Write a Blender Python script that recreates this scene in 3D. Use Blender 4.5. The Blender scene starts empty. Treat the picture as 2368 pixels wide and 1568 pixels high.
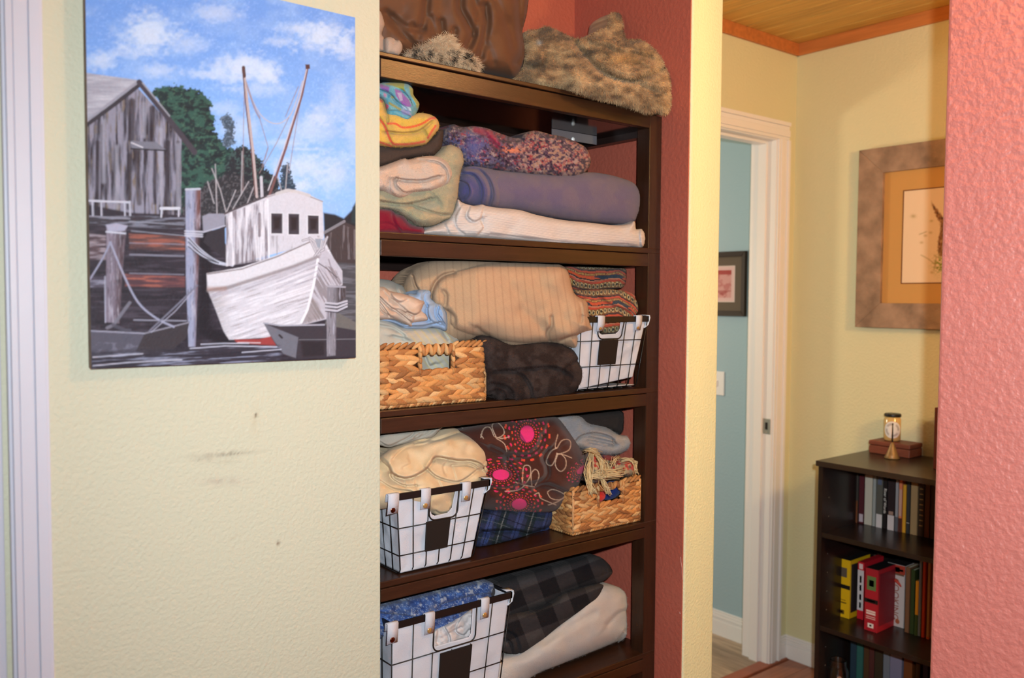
import bpy, bmesh, math, random
import numpy as np
from math import radians as rad, sin, cos, pi
C = bpy.context.scene
COL = C.collection
# ------------------------------------------------------------------ camera, world, lights, exposure
IW, IH, FPX = 2368.0, 1568.0, 2001.88
CAMH = 1.42
def cam_axes(yaw, pitch, roll):
    f = np.array([cos(yaw), sin(yaw), 0.0]); r = np.array([sin(yaw), -cos(yaw), 0.0]); u = np.array([0, 0, 1.0])
    F = cos(pitch)*f - sin(pitch)*u; U = np.cross(r, F)
    return np.array([cos(roll)*r + sin(roll)*U, sin(roll)*r - cos(roll)*U, F])
AX = cam_axes(rad(51.22485801), rad(2.61495914), rad(0.34589232))   # rows: right, down, forward
CPOS = np.array([0, 0, CAMH])
cam = bpy.data.cameras.new('camera'); camo = bpy.data.objects.new('camera', cam); COL.objects.link(camo)
from mathutils import Matrix, Vector
m3 = Matrix((AX[0], -AX[1], -AX[2])).transposed()
camo.matrix_world = Matrix.Translation(Vector(CPOS)) @ m3.to_4x4()
cam.sensor_width = 23.5; cam.lens = FPX/IW*23.5; cam.clip_start = 0.05
cam.dof.use_dof = True; cam.dof.focus_distance = 1.95; cam.dof.aperture_fstop = 2.0
C.camera = camo
C.view_settings.view_transform = 'Standard'; C.view_settings.look = 'None'
C.view_settings.gamma = 1.0; C.view_settings.exposure = 0.0; C.view_settings.use_curve_mapping = False
w = bpy.data.worlds.new('world'); C.world = w; w.use_nodes = True
w.node_tree.nodes['Background'].inputs[0].default_value = (1.0, 0.72, 0.45, 1)
w.node_tree.nodes['Background'].inputs[1].default_value = 0.10
def light(name, kind, loc, energy, color, size=0.05, target=None, **kw):
    l = bpy.data.lights.new(name, kind); l.energy = energy; l.color = color
    if kind == 'AREA': l.size = size
    else: l.shadow_soft_size = size
    for k, v in kw.items(): setattr(l, k, v)
    o = bpy.data.objects.new(name, l); COL.objects.link(o); o.location = loc
    if target is not None:
        o.rotation_euler = (Vector(target)-Vector(loc)).to_track_quat('-Z', 'Y').to_euler()
    return o
fp = CPOS + AX[0]*0.09 - AX[1]*0.10 + AX[2]*0.02
light('camera_flash', 'SPOT', fp, 154, (0.88, 0.98, 1.0), 0.018, target=CPOS+AX[2]*3+AX[0]*0.7, spot_size=rad(142), spot_blend=1.0)
light('hall_ceiling_lamp', 'POINT', (1.67, 0.36, 2.36), 27, (1.0, 0.60, 0.21), 0.05)
light('hall_far_lamp', 'POINT', (-0.2, -0.6, 2.25), 2.5, (1.0, 0.62, 0.30), 0.12)
light('room_lamp', 'POINT', (2.05, 0.0, 1.85), 47, (1.0, 0.72, 0.27), 0.10)
light('blue_room_lamp', 'POINT', (2.0, 3.2, 1.5), 36, (1.0, 0.84, 0.62), 0.10)
# ------------------------------------------------------------------ geometry helpers
def rays(u, v):
    u = np.asarray(u, float); v = np.asarray(v, float)
    return ((u-IW/2)/FPX)[..., None]*AX[0] + ((v-IH/2)/FPX)[..., None]*AX[1] + AX[2]
def PY(u, v, y): d = rays(u, v); return CPOS + d*(np.asarray(y)/d[..., 1])[..., None]
def PX(u, v, x): d = rays(u, v); return CPOS + d*(np.asarray(x)/d[..., 0])[..., None]
def PZ(u, v, z): d = rays(u, v); return CPOS + d*((np.asarray(z)-CAMH)/d[..., 2])[..., None]
def proj(P):
    q = (np.asarray(P)-CPOS) @ AX.T
    return IW/2+FPX*q[..., 0]/q[..., 2], IH/2+FPX*q[..., 1]/q[..., 2]
def lin(c):
    c = np.asarray(c, float)/255.0
    return np.where(c <= 0.04045, c/12.92, ((c+0.055)/1.055)**2.4)
def vnoise(x, y, seed=0):
    rs = np.random.RandomState(seed); T = rs.rand(64, 64)
    xi = np.floor(x).astype(int); yi = np.floor(y).astype(int); fx = x-xi; fy = y-yi
    fx = fx*fx*(3-2*fx); fy = fy*fy*(3-2*fy)
    a = T[xi % 64, yi % 64]; b = T[(xi+1) % 64, yi % 64]; c = T[xi % 64, (yi+1) % 64]; d = T[(xi+1) % 64, (yi+1) % 64]
    return (a*(1-fx)+b*fx)*(1-fy)+(c*(1-fx)+d*fx)*fy
def fbm(x, y, seed=0, o=4):
    s = 0; a = 0.5
    for i in range(o): s = s+a*vnoise(x*2**i, y*2**i, seed+i*7); a *= 0.5
    return s/(1-0.5**o)
def sst(a, b, x): t = np.clip((x-a)/(b-a), 0, 1); return t*t*(3-2*t)
def seg_dist(u, v, pts, closed=False):
    p = np.asarray(pts, float)
    q = np.roll(p, -1, 0) if closed else p[1:]
    if not closed: p = p[:-1]
    best = np.full(u.shape, 1e9)
    for (ax, ay), (bx, by) in zip(p, q):
        dx, dy = bx-ax, by-ay; L = dx*dx+dy*dy+1e-9
        t = np.clip(((u-ax)*dx+(v-ay)*dy)/L, 0, 1)
        best = np.minimum(best, np.hypot(u-ax-t*dx, v-ay-t*dy))
    return best
def inside(u, v, pts):
    p = np.asarray(pts, float); q = np.roll(p, -1, 0); r = np.zeros(u.shape, bool)
    for (ax, ay), (bx, by) in zip(p, q):
        c = (ay > v) != (by > v)
        r ^= c & (u < (bx-ax)*(v-ay)/(by-ay+1e-12)+ax)
    return r
def sdf(u, v, pts): d = seg_dist(u, v, pts, True); return np.where(inside(u, v, pts), d, -d)
def spline(pts, n=6, closed=True):
    p = np.asarray(pts, float); N = len(p); out = []
    for i in range(N if closed else N-1):
        if closed: a, b, c, d = p[(i-1) % N], p[i], p[(i+1) % N], p[(i+2) % N]
        else: a, b, c, d = p[max(i-1, 0)], p[i], p[i+1], p[min(i+2, N-1)]
        for k in range(n):
            t = k/n
            out.append(0.5*((2*b)+(-a+c)*t+(2*a-5*b+4*c-d)*t*t+(-a+3*b-3*c+d)*t**3))
    if not closed: out.append(p[-1])
    return np.array(out)
# ------------------------------------------------------------------ object helpers
def tag(o, label=None, cat=None, group=None, kind=None):
    if label: o['label'] = label
    if cat: o['category'] = cat
    if group: o['group'] = group
    if kind: o['kind'] = kind
    return o
def empty(name, loc, label, cat, group=None):
    o = bpy.data.objects.new(name, None); COL.objects.link(o); o.location = loc; o.empty_display_size = 0.05
    return tag(o, label, cat, group)
def wmat(o):
    return o.matrix_basis.copy() if o.parent is None else wmat(o.parent) @ o.matrix_parent_inverse @ o.matrix_basis
def mobj(name, V, F, mat, parent=None, col=None, smooth=True, uv=None):
    V = np.asarray(V, float); me = bpy.data.meshes.new(name)
    me.from_pydata(V.tolist(), [], [list(map(int, f)) for f in F]) if not isinstance(F, np.ndarray) else None
    if isinstance(F, np.ndarray):
        k = F.shape[1]; n = len(F)
        me.vertices.add(len(V)); me.vertices.foreach_set('co', V.ravel())
        me.loops.add(n*k); me.loops.foreach_set('vertex_index', F.ravel().astype(np.int32))
        me.polygons.add(n); me.polygons.foreach_set('loop_start', np.arange(0, n*k, k, dtype=np.int32))
        me.update(calc_edges=True); me.validate()
    if smooth: me.polygons.foreach_set('use_smooth', [True]*len(me.polygons))
    if col is not None:
        at = me.color_attributes.new('Col', 'FLOAT_COLOR', 'POINT')
        c = np.ones((len(V), 4)); c[:, :3] = col; at.data.foreach_set('color', c.ravel())
    if uv is not None:
        l = me.uv_layers.new(name='UVMap'); vi = np.zeros(len(me.loops), np.int32); me.loops.foreach_get('vertex_index', vi)
        l.data.foreach_set('uv', np.asarray(uv)[vi].ravel())
    me.materials.append(mat)
    o = bpy.data.objects.new(name, me); COL.objects.link(o)
    if parent is not None:
        o.parent = parent
        o.matrix_parent_inverse = wmat(parent).inverted()
    return o
class MB:
    def __init__(s): s.v = []; s.f = []; s.c = []
    def add(s, V, F, c=None):
        n = len(s.v); s.v += [tuple(map(float, p)) for p in V]; s.f += [[i+n for i in f] for f in F]
        s.c += [c if c is not None else (1, 1, 1)]*len(V); return s
    def box(s, x0, x1, y0, y1, z0, z1, c=None):
        V = [(x, y, z) for x in (x0, x1) for y in (y0, y1) for z in (z0, z1)]
        return s.add(V, [(0, 1, 3, 2), (4, 6, 7, 5), (0, 4, 5, 1), (2, 3, 7, 6), (0, 2, 6, 4), (1, 5, 7, 3)], c)
    def hexa(s, P8, c=None):   # bottom 4 ccw then top 4
        return s.add(P8, [(3, 2, 1, 0), (4, 5, 6, 7), (0, 1, 5, 4), (1, 2, 6, 5), (2, 3, 7, 6), (3, 0, 4, 7)], c)
    def tube(s, pts, r, n=8, c=None, closed=False):
        P = [np.array(p, float) for p in pts]; N = len(P); rr = r if hasattr(r, '__len__') else [r]*N; rings = []
        up = None
        for i in range(N):
            a = P[(i-1) % N] if (closed or i > 0) else P[i]; b = P[(i+1) % N] if (closed or i < N-1) else P[i]
            t = b-a; t = t/(np.linalg.norm(t)+1e-12)
            if up is None: up = np.array([0, 0, 1.0]) if abs(t[2]) < 0.9 else np.array([1.0, 0, 0])
            s1 = np.cross(t, up); s1 /= np.linalg.norm(s1)+1e-12; up = np.cross(s1, t)
            rings.append([P[i]+rr[i]*(cos(2*pi*k/n)*s1+sin(2*pi*k/n)*up) for k in range(n)])
        V = [p for R_ in rings for p in R_]; F = []
        for i in range(N if closed else N-1):
            j = (i+1) % N
            for k in range(n): F.append((i*n+k, i*n+(k+1) % n, j*n+(k+1) % n, j*n+k))
        if not closed: F += [tuple(range(n))[::-1], tuple((N-1)*n+k for k in range(n))]
        return s.add(V, F, c)
    def lathe(s, prof, cx, cy, n=32, c=None):
        V = []; F = []
        for r, z in prof: V += [(cx+r*cos(2*pi*k/n), cy+r*sin(2*pi*k/n), z) for k in range(n)]
        for i in range(len(prof)-1):
            for k in range(n): F.append((i*n+k, i*n+(k+1) % n, (i+1)*n+(k+1) % n, (i+1)*n+k))
        F += [tuple(range(n))[::-1], tuple((len(prof)-1)*n+k for k in range(n))]
        return s.add(V, F, c)
    def ell(s, ctr, a, b, cc, c=None, n=8, m=5):   # ellipsoid with half-axis vectors a, b, cc
        ctr, a, b, cc = map(lambda q: np.array(q, float), (ctr, a, b, cc)); V = [ctr+a]
        for i in range(1, m):
            t = pi*i/m
            for k in range(n): V.append(ctr+a*cos(t)+sin(t)*(b*cos(2*pi*k/n)+cc*sin(2*pi*k/n)))
        V.append(ctr-a); F = []
        for k in range(n): F.append((0, 1+k, 1+(k+1) % n))
        for i in range(m-2):
            for k in range(n): F.append((1+i*n+k, 1+(i+1)*n+k, 1+(i+1)*n+(k+1) % n, 1+i*n+(k+1) % n))
        L = len(V)-1
        for k in range(n): F.append((L, 1+(m-2)*n+(k+1) % n, 1+(m-2)*n+k))
        return s.add(V, F, c)
    def build(s, name, mat, parent=None, smooth=False, bevel=0.0, seg=2, col=False):
        o = mobj(name, s.v, s.f, mat, parent, np.array(s.c) if col else None, smooth)
        if bevel:
            b = o.modifiers.new('bevel', 'BEVEL'); b.width = bevel; b.segments = seg; b.limit_method = 'ANGLE'; b.angle_limit = rad(35)
        return o
# ------------------------------------------------------------------ materials
MATS = {}
def nodes(m): return m.node_tree.nodes, m.node_tree.links
def mat(name, c=(200, 200, 200), rough=0.6, spec=0.4, attr=False, bump=0.0, bscale=200.0, sheen=0.0, metal=0.0,
        var=0.0, vscale=8.0, coat=0.0, detail=3.0, stretch=None, trans=0.0, ior=1.45):
    if name in MATS: return MATS[name]
    m = bpy.data.materials.new(name); m.use_nodes = True; N, L = nodes(m); b = N['Principled BSDF']
    b.inputs['Roughness'].default_value = rough; b.inputs['Specular IOR Level'].default_value = spec
    b.inputs['Metallic'].default_value = metal; b.inputs['Sheen Weight'].default_value = sheen
    b.inputs['Coat Weight'].default_value = coat; b.inputs['Transmission Weight'].default_value = trans; b.inputs['IOR'].default_value = ior
    lc = tuple(lin(c))+(1,)
    b.inputs['Base Color'].default_value = lc
    src = None
    if attr:
        a = N.new('ShaderNodeAttribute'); a.attribute_name = 'Col'; src = a.outputs['Color']
    tc = N.new('ShaderNodeTexCoord'); co = tc.outputs['Object']
    if stretch:
        mp = N.new('ShaderNodeMapping'); mp.inputs['Scale'].default_value = stretch; L.new(co, mp.inputs['Vector']); co = mp.outputs['Vector']
    if var:
        n = N.new('ShaderNodeTexNoise'); n.inputs['Scale'].default_value = vscale; n.inputs['Detail'].default_value = 4
        L.new(co, n.inputs['Vector'])
        r = N.new('ShaderNodeMapRange'); r.inputs['From Min'].default_value = 0.3; r.inputs['From Max'].default_value = 0.7
        r.inputs['To Min'].default_value = 1-var; r.inputs['To Max'].default_value = 1+var
        L.new(n.outputs['Fac'], r.inputs['Value'])
        mx = N.new('ShaderNodeVectorMath'); mx.operation = 'SCALE'
        if src is not None: L.new(src, mx.inputs[0])
        else: mx.inputs[0].default_value = lc[:3]
        L.new(r.outputs['Result'], mx.inputs['Scale']); src = mx.outputs['Vector']
    if src is not None: L.new(src, b.inputs['Base Color'])
    if bump:
        n2 = N.new('ShaderNodeTexNoise'); n2.inputs['Scale'].default_value = bscale; n2.inputs['Detail'].default_value = detail
        L.new(co, n2.inputs['Vector'])
        bp = N.new('ShaderNodeBump'); bp.inputs['Strength'].default_value = min(1.0, bump); bp.inputs['Distance'].default_value = 0.002*max(1.0, bump)
        L.new(n2.outputs['Fac'], bp.inputs['Height']); L.new(bp.outputs['Normal'], b.inputs['Normal'])
    MATS[name] = m; return m
# ------------------------------------------------------------------ the room shell
W = 1.44; XR = 1.7293; XL = 0.834; XD = 1.855; BACK = 1.873; CEIL = 2.425; FX = 2.99; FY = 1.965
M_cream = mat('cream_wall_paint', (189, 187, 168), 0.62, 0.35, bump=0.9, bscale=150, var=0.012, vscale=3, detail=2.0)
M_creamf = mat('cream_wall_face', (189, 187, 168), 0.62, 0.35, attr=True, bump=0.9, bscale=150, detail=2.0)
M_far = mat('far_room_cream_paint', (214, 206, 166), 0.65, 0.3, bump=0.8, bscale=110, detail=2.0)
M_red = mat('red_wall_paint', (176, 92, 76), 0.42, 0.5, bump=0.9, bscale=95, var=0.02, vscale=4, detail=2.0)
M_redlit = mat('red_wall_textured_lit', (206, 116, 106), 0.5, 1.0, bump=1.9, bscale=80, var=0.03, vscale=4, detail=2.5, coat=0.9)  # same red paint as the alcove, lightened to carry the flash brightness
M_redlit.node_tree.nodes['Principled BSDF'].inputs['Coat Roughness'].default_value = 0.42
M_blue = mat('blue_grey_wall_paint', (158, 180, 188), 0.6, 0.3, bump=0.6, bscale=110)
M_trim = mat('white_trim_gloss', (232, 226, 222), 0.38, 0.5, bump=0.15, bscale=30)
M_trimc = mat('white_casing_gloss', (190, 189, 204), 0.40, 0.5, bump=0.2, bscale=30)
def structure(mb, name, m, **k): o = mb.build(name, m, **k); tag(o, kind='structure'); return o
# left wall: body plus its front face with scuffs
structure(MB().box(-1.6, XL-0.003, W+0.001, 2.0, 0, CEIL), 'wall_left', M_cream)
nx, nz = 200, 420
xs = np.linspace(-1.6, 0.0, 3).tolist()+np.linspace(0.2, XL, nx).tolist(); zs = [0.0]+np.linspace(0.6, 2.2, nz).tolist()+[CEIL]
Xg, Zg = np.meshgrid(xs, zs, indexing='ij'); P = np.stack([Xg, np.full(Xg.shape, W), Zg], -1)
u, v = proj(P)
base = lin((189, 187, 168))*np.ones(P.shape)
def smear(cx_, cy_, sx, sy, amt, c, ang=0.0, seed=3, ns=5.0):
    du, dv = u-cx_, v-cy_; a, b = du*cos(ang)+dv*sin(ang), -du*sin(ang)+dv*cos(ang)
    k = np.exp(-(a/sx)**2-(b/sy)**2)*amt*np.clip(fbm(u/ns+3, v/ns, seed)*2.4-0.55, 0, 1.3); k = np.clip(k, 0, 1)[..., None]
    base[:] = base*(1-k)+lin(c)*k
smear(590, 975, 9, 34, 0.35, (176, 164, 138)); smear(592, 959, 2.5, 4, 2.2, (110, 90, 70), ns=9)
smear(515, 1051, 70, 4, 0.75, (140, 132, 120), -0.08); smear(534, 1050, 14, 3.5, 1.1, (110, 104, 92), -0.1)
smear(510, 1068, 45, 5, 0.35, (160, 150, 132)); smear(515, 1113, 48, 9, 0.55, (165, 152, 140), 0, 5, 7)
smear(545, 1240, 16, 3, 0.4, (170, 158, 140), -0.5); smear(643, 1257, 2.5, 4, 2.0, (120, 100, 84), ns=9)
smear(470, 1062, 24, 4, 0.6, (150, 142, 130), -0.1, 9)
m_, n_ = P.shape[:2]; idx = np.arange(m_*n_).reshape(m_, n_)
Fq = np.stack([idx[:-1, :-1], idx[1:, :-1], idx[1:, 1:], idx[:-1, 1:]], -1).reshape(-1, 4)
tag(mobj('wall_left.001', P.reshape(-1, 3), Fq, M_creamf, None, base.reshape(-1, 3)), kind='structure')
bpy.data.objects['wall_left.001'].name = 'wall_left_face'
# alcove
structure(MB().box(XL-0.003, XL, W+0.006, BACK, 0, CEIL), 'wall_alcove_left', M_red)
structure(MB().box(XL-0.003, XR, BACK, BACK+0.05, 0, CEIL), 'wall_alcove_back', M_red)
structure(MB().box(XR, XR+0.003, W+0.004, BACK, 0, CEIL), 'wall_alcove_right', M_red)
sc_ = MB()
for (ua, va, ub, vb, r_) in ((1574, 1288, 1577, 1312, .0011), (1577, 1312, 1579, 1342, .0008), (1572, 1415, 1573, 1420, .0012)):
    a_ = PX(ua, va, XR-0.0003); b_ = PX(ub, vb, XR-0.0003); sc_.tube([a_, (a_+b_)/2+np.array([0, .001, 0]), b_], r_, 5)
structure(sc_, 'wall_alcove_right_scuff', mat('pale_scuff', (196, 140, 132), 0.7))
structure(MB().box(XR+0.003, XD, W, FY+0.11, 0, CEIL), 'wall_divider', mat('cream_divider_lit', (216, 212, 178), 0.62, 0.35, bump=0.9, bscale=150, detail=2.0), bevel=0.006, seg=3)  # same cream wall paint made brighter, extra light put into its colour
structure(MB().box(XR, XD, -2.2, 0.806, 0, CEIL), 'wall_right', M_redlit, bevel=0.008, seg=3)
# hall and far room shell
structure(MB().box(-1.7, -1.6, -2.3, 2.0, 0, CEIL), 'wall_hall_end', M_cream)
structure(MB().box(-1.7, 3.1, -2.3, -2.2, 0, CEIL), 'wall_hall_back', M_cream)
structure(MB().box(FX, FX+0.1, -2.2, FY+0.11, 0, CEIL), 'wall_far', M_far)
# door wall of the far room, with its opening
dj = 2.862; dh = 2.032; dl = 2.02
structure(MB().box(XD, dl, FY, FY+0.11, 0, CEIL).box(dj+0.012, FX, FY, FY+0.11, 0, CEIL).box(dl, dj+0.012, FY, FY+0.11, dh+0.012, CEIL), 'wall_doorway', M_far)
jb = MB()
jb.box(dj, dj+0.012, FY-0.003, FY+0.113, 0, dh).box(dl-0.012, dl, FY-0.003, FY+0.113, 0, dh).box(dl-0.012, dj+0.012, FY-0.003, FY+0.113, dh, dh+0.012)
jb.box(dj-0.011, dj, FY+0.035, FY+0.073, 0, dh).box(dl, dj-0.011, FY+0.035, FY+0.073, dh-0.011, dh)          # door stop
dr = structure(jb, 'door_1', M_trim, bevel=0.0015)
cs = MB()
def casing(mb, x0, x1, z0, z1, horiz=False):
    steps = ((0.0, 0.012), (0.18, 0.015), (0.55, 0.011), (0.78, 0.018), (1.0, 0.018))
    for (a, d), (b, _) in zip(steps[:-1], steps[1:]):
        if not horiz: mb.box(x0+(x1-x0)*a, x0+(x1-x0)*b, FY-d, FY, z0, z1)
        else: mb.box(x0, x1, FY-d, FY, z0+(z1-z0)*a, z0+(z1-z0)*b)
casing(cs, dj+0.004, dj+0.072, 0, dh+0.004); casing(cs, dl-0.07, dj+0.072, dh+0.004, dh+0.072, True); cs.box(dl-0.07, dl-0.004, FY-0.016, FY, 0, dh+.07)
structure(cs, 'door_1_casing', M_trim, bevel=0.002)
st = empty('strike_plate', (dj-0.001, FY+0.02, 0.94), 'brushed steel strike plate on the white door jamb', 'strike plate')
M_steel = mat('brushed_steel', (190, 182, 172), 0.35, 0.6, metal=0.9)
M_dark = mat('dark_recess', (30, 26, 24), 0.8)
MB().box(dj-0.0022, dj, FY+0.001, FY+0.034, 0.905, 0.965).build('plate', M_steel, st, bevel=0.0008)
MB().box(dj-0.0028, dj-0.0018, FY+0.012, FY+0.023, 0.922, 0.950).build('latch_hole', M_dark, st)
for z_ in (0.911, 0.959): MB().ell((dj-0.0024, FY+0.018, z_), (0.001, 0, 0), (0, .003, 0), (0, 0, .003)).build('screw', M_steel, st, smooth=True)
def baseboard(name, pts, inward, h=0.092):
    mb = MB(); (xa, ya), (xb, yb) = pts; ix, iy = inward
    for d, z0, z1 in ((0.014, 0, h*0.62), (0.011, h*0.62, h*0.70), (0.0125, h*0.70, h*0.80), (0.009, h*0.80, h*0.90), (0.006, h*0.90, h)):
        mb.box(min(xa, xb, xa+ix*d, xb+ix*d), max(xa, xb, xa+ix*d, xb+ix*d), min(ya, yb, ya+iy*d, yb+iy*d), max(ya, yb, ya+iy*d, yb+iy*d), z0, z1)
    structure(mb, name, M_trim, bevel=0.002)
baseboard('baseboard_far', ((FX, -2.2), (FX, FY)), (-1, 0)); baseboard('baseboard_doorway', ((dj+0.072, FY), (FX, FY)), (0, -1))
# blue room beyond the doorway
BX = 2.965
structure(MB().box(BX, BX+0.1, FY+0.11, 5.6, 0, CEIL), 'wall_blue_right', M_blue)
structure(MB().box(1.2, BX+0.1, 5.5, 5.6, 0, CEIL), 'wall_blue_back', M_blue)
structure(MB().box(1.2, 1.3, FY+0.11, 5.5, 0, CEIL), 'wall_blue_left', M_blue)
structure(MB().box(1.3, dl-0.012, FY+0.11, FY+0.115, 0, CEIL), 'wall_blue_front', M_blue)
baseboard('baseboard_blue', ((BX, FY+0.11), (BX, 5.5)), (-1, 0), 0.105)
structure(MB().box(1.2, BX+0.1, FY+0.115, 5.6, CEIL, CEIL+0.05), 'ceiling_blue', mat('ceiling_white', (214, 210, 200), 0.8))
structure(MB().box(-1.7, XD, -2.3, 2.0, CEIL, CEIL+0.05), 'ceiling_hall', mat('ceiling_cream', (206, 186, 150), 0.8))
# plank ceiling of the far room, boards along Y
rnd = random.Random(4)
M_pine = mat('pine_boards', (206, 150, 84), 0.5, 0.35, attr=True, var=0.16, vscale=5, stretch=(14, 1.0, 14), bump=0.3, bscale=60)
pc = MB(); x_ = XD
while x_ < FX:
    k = rnd.uniform(0.86, 1.1); pc.box(x_+0.0025, x_+0.0855, -2.2, FY, CEIL-0.012, CEIL+0.03, tuple(lin((208, 164, 86))*k))
    pc.box(x_-0.0005, x_+0.004, -2.2, FY, CEIL-0.004, CEIL+0.03, tuple(lin((120, 76, 36)))); x_ += 0.088
structure(pc, 'ceiling_far', M_pine, col=True, bevel=0.002)
tr = MB().box(FX-0.014, FX, -2.2, FY, 2.367, CEIL-0.012, tuple(lin((188, 116, 62)))).box(XD, FX, FY-0.014, FY, 2.367, CEIL-0.012, tuple(lin((188, 112, 58))))
structure(tr, 'trim_1', M_pine, col=True, bevel=0.002)
# floors
M_oak = mat('red_oak_boards', (150, 92, 62), 0.35, 0.5, attr=True, var=0.2, vscale=5, stretch=(1.2, 12, 12))
fo = MB(); y_ = -2.3
while y_ < FY-0.06:
    k = rnd.uniform(0.8, 1.12); y1_ = min(y_+0.082, FY-0.02); fo.box(-1.7, FX, y_+0.0008, y1_, -0.02, 0, tuple(lin((158, 98, 70))*k)); y_ += 0.083
structure(fo, 'floor', M_oak, col=True)
structure(MB().box(XD-.1, FX, FY-0.022, FY+0.03, -0.02, 0.004), 'floor_threshold', mat('threshold_wood', (150, 84, 58), 0.4, var=.1, vscale=20), bevel=0.003)
M_vin = mat('grey_vinyl_boards', (150, 132, 112), 0.45, 0.4, attr=True, var=0.28, vscale=6, stretch=(12, 1.3, 12))
fv = MB(); x_ = 1.2
while x_ < BX:
    k = rnd.uniform(0.75, 1.2); fv.box(x_+0.001, x_+0.15, FY+0.03, 5.5, -0.02, 0.001, tuple(lin((168, 146, 124))*k)); x_ += 0.151
structure(fv, 'floor_blue', M_vin, col=True)
# near door casing at the left edge
nc = MB()
for a, b, d in ((0.213, 0.2175, 0.013), (0.2175, 0.226, 0.019), (0.226, 0.2275, 0.016), (0.2275, 0.246, 0.0175), (0.246, 0.2475, 0.0155), (0.2475, 0.262, 0.019), (0.262, 0.2665, 0.012)):
    nc.box(a, b, W-d, W, 0, 2.12)
nc.box(0.16, 0.2665, W-0.019, W, 2.12, 2.19)
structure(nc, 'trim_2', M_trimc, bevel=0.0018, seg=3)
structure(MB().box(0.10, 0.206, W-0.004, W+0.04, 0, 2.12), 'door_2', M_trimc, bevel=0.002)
# ------------------------------------------------------------------ the shelving unit in the alcove
CY = 1.531; CBK = 1.853; CX0 = 0.842; CX1 = 1.7275
M_wood = mat('dark_walnut_wood', (52, 30, 18), 0.30, 0.55, var=0.22, vscale=4, stretch=(2.2, 26, 26), bump=0.12, bscale=40)
M_woodv = mat('dark_walnut_post', (52, 29, 18), 0.32, 0.55, var=0.2, vscale=4, stretch=(26, 26, 2.2), bump=0.12, bscale=40)
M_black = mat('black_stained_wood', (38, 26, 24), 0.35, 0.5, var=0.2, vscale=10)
cab = empty('shelving_unit', (1.28, 1.69, 0), 'tall dark walnut open shelving unit filling the red alcove', 'shelving unit')
ZT = [(1.912, 1.862), (1.555, 1.507), (1.192, 1.145), (0.839, 0.797), (0.488, 0.440), (0.14, 0.095)]
for x0, y0 in ((CX0, CY), (CX1-0.0465, CY), (CX0, CBK-0.045), (CX1-0.0465, CBK-0.045)):
    MB().box(x0, x0+0.0465, y0+(0.0012 if y0 == CY else 0), y0+0.045, 0.0, 1.897).build('post', M_woodv, cab, bevel=0.002)
for i, (zt, zb) in enumerate(ZT):
    if i == 0:
        MB().box(CX0-0.003, CX1, CY-0.004, CBK, zt-0.0095, zt).build('top_board', M_wood, cab, bevel=0.002)
    else:
        MB().box(CX0+0.0015, CX1-0.002, CY+0.0005, CBK, zt-0.014, zt).build('shelf_board', M_wood, cab, bevel=0.002)
    zz = zt-(0.0115 if i == 0 else 0.0155)
    MB().box(CX0+0.0465, CX1-0.0465, CY-0.0005, CY+0.020, zb, zz).build('front_rail', M_wood, cab, bevel=0.0015)
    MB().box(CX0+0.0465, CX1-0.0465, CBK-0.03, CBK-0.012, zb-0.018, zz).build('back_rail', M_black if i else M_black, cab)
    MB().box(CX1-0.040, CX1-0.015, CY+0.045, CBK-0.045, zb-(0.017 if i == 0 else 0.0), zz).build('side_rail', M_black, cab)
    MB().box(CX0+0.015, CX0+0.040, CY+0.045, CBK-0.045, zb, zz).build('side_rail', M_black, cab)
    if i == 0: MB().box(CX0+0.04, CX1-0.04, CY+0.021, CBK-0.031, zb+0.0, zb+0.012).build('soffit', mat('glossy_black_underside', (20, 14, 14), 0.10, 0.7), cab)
# metal bracket under the top, mirrored in the glossy black underside
bz_ = ZT[0][1]; by_ = PZ(1325, 305, bz_)[1]
br = MB(); p0 = PY(1277, 306, by_); p1 = PY(1380, 335, by_)
br.box(p0[0], p1[0], by_, by_+.003, p1[2], bz_-.0005)
bk = br.build('bracket', mat('grey_bracket', (120, 116, 122), 0.35, 0.6, metal=0.2), cab, bevel=0.0005); bk['label'] = 'grey metal bracket'
q = PY(1325, 322, by_-.003)
MB().ell(q, (0, 0.004, 0), (.0056, 0, 0), (0, 0, .0056), n=20, m=10).build('bolt_head', mat('bright_zinc', (252, 253, 255), 0.35, 0.9, metal=0.1), bk, smooth=True)
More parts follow.
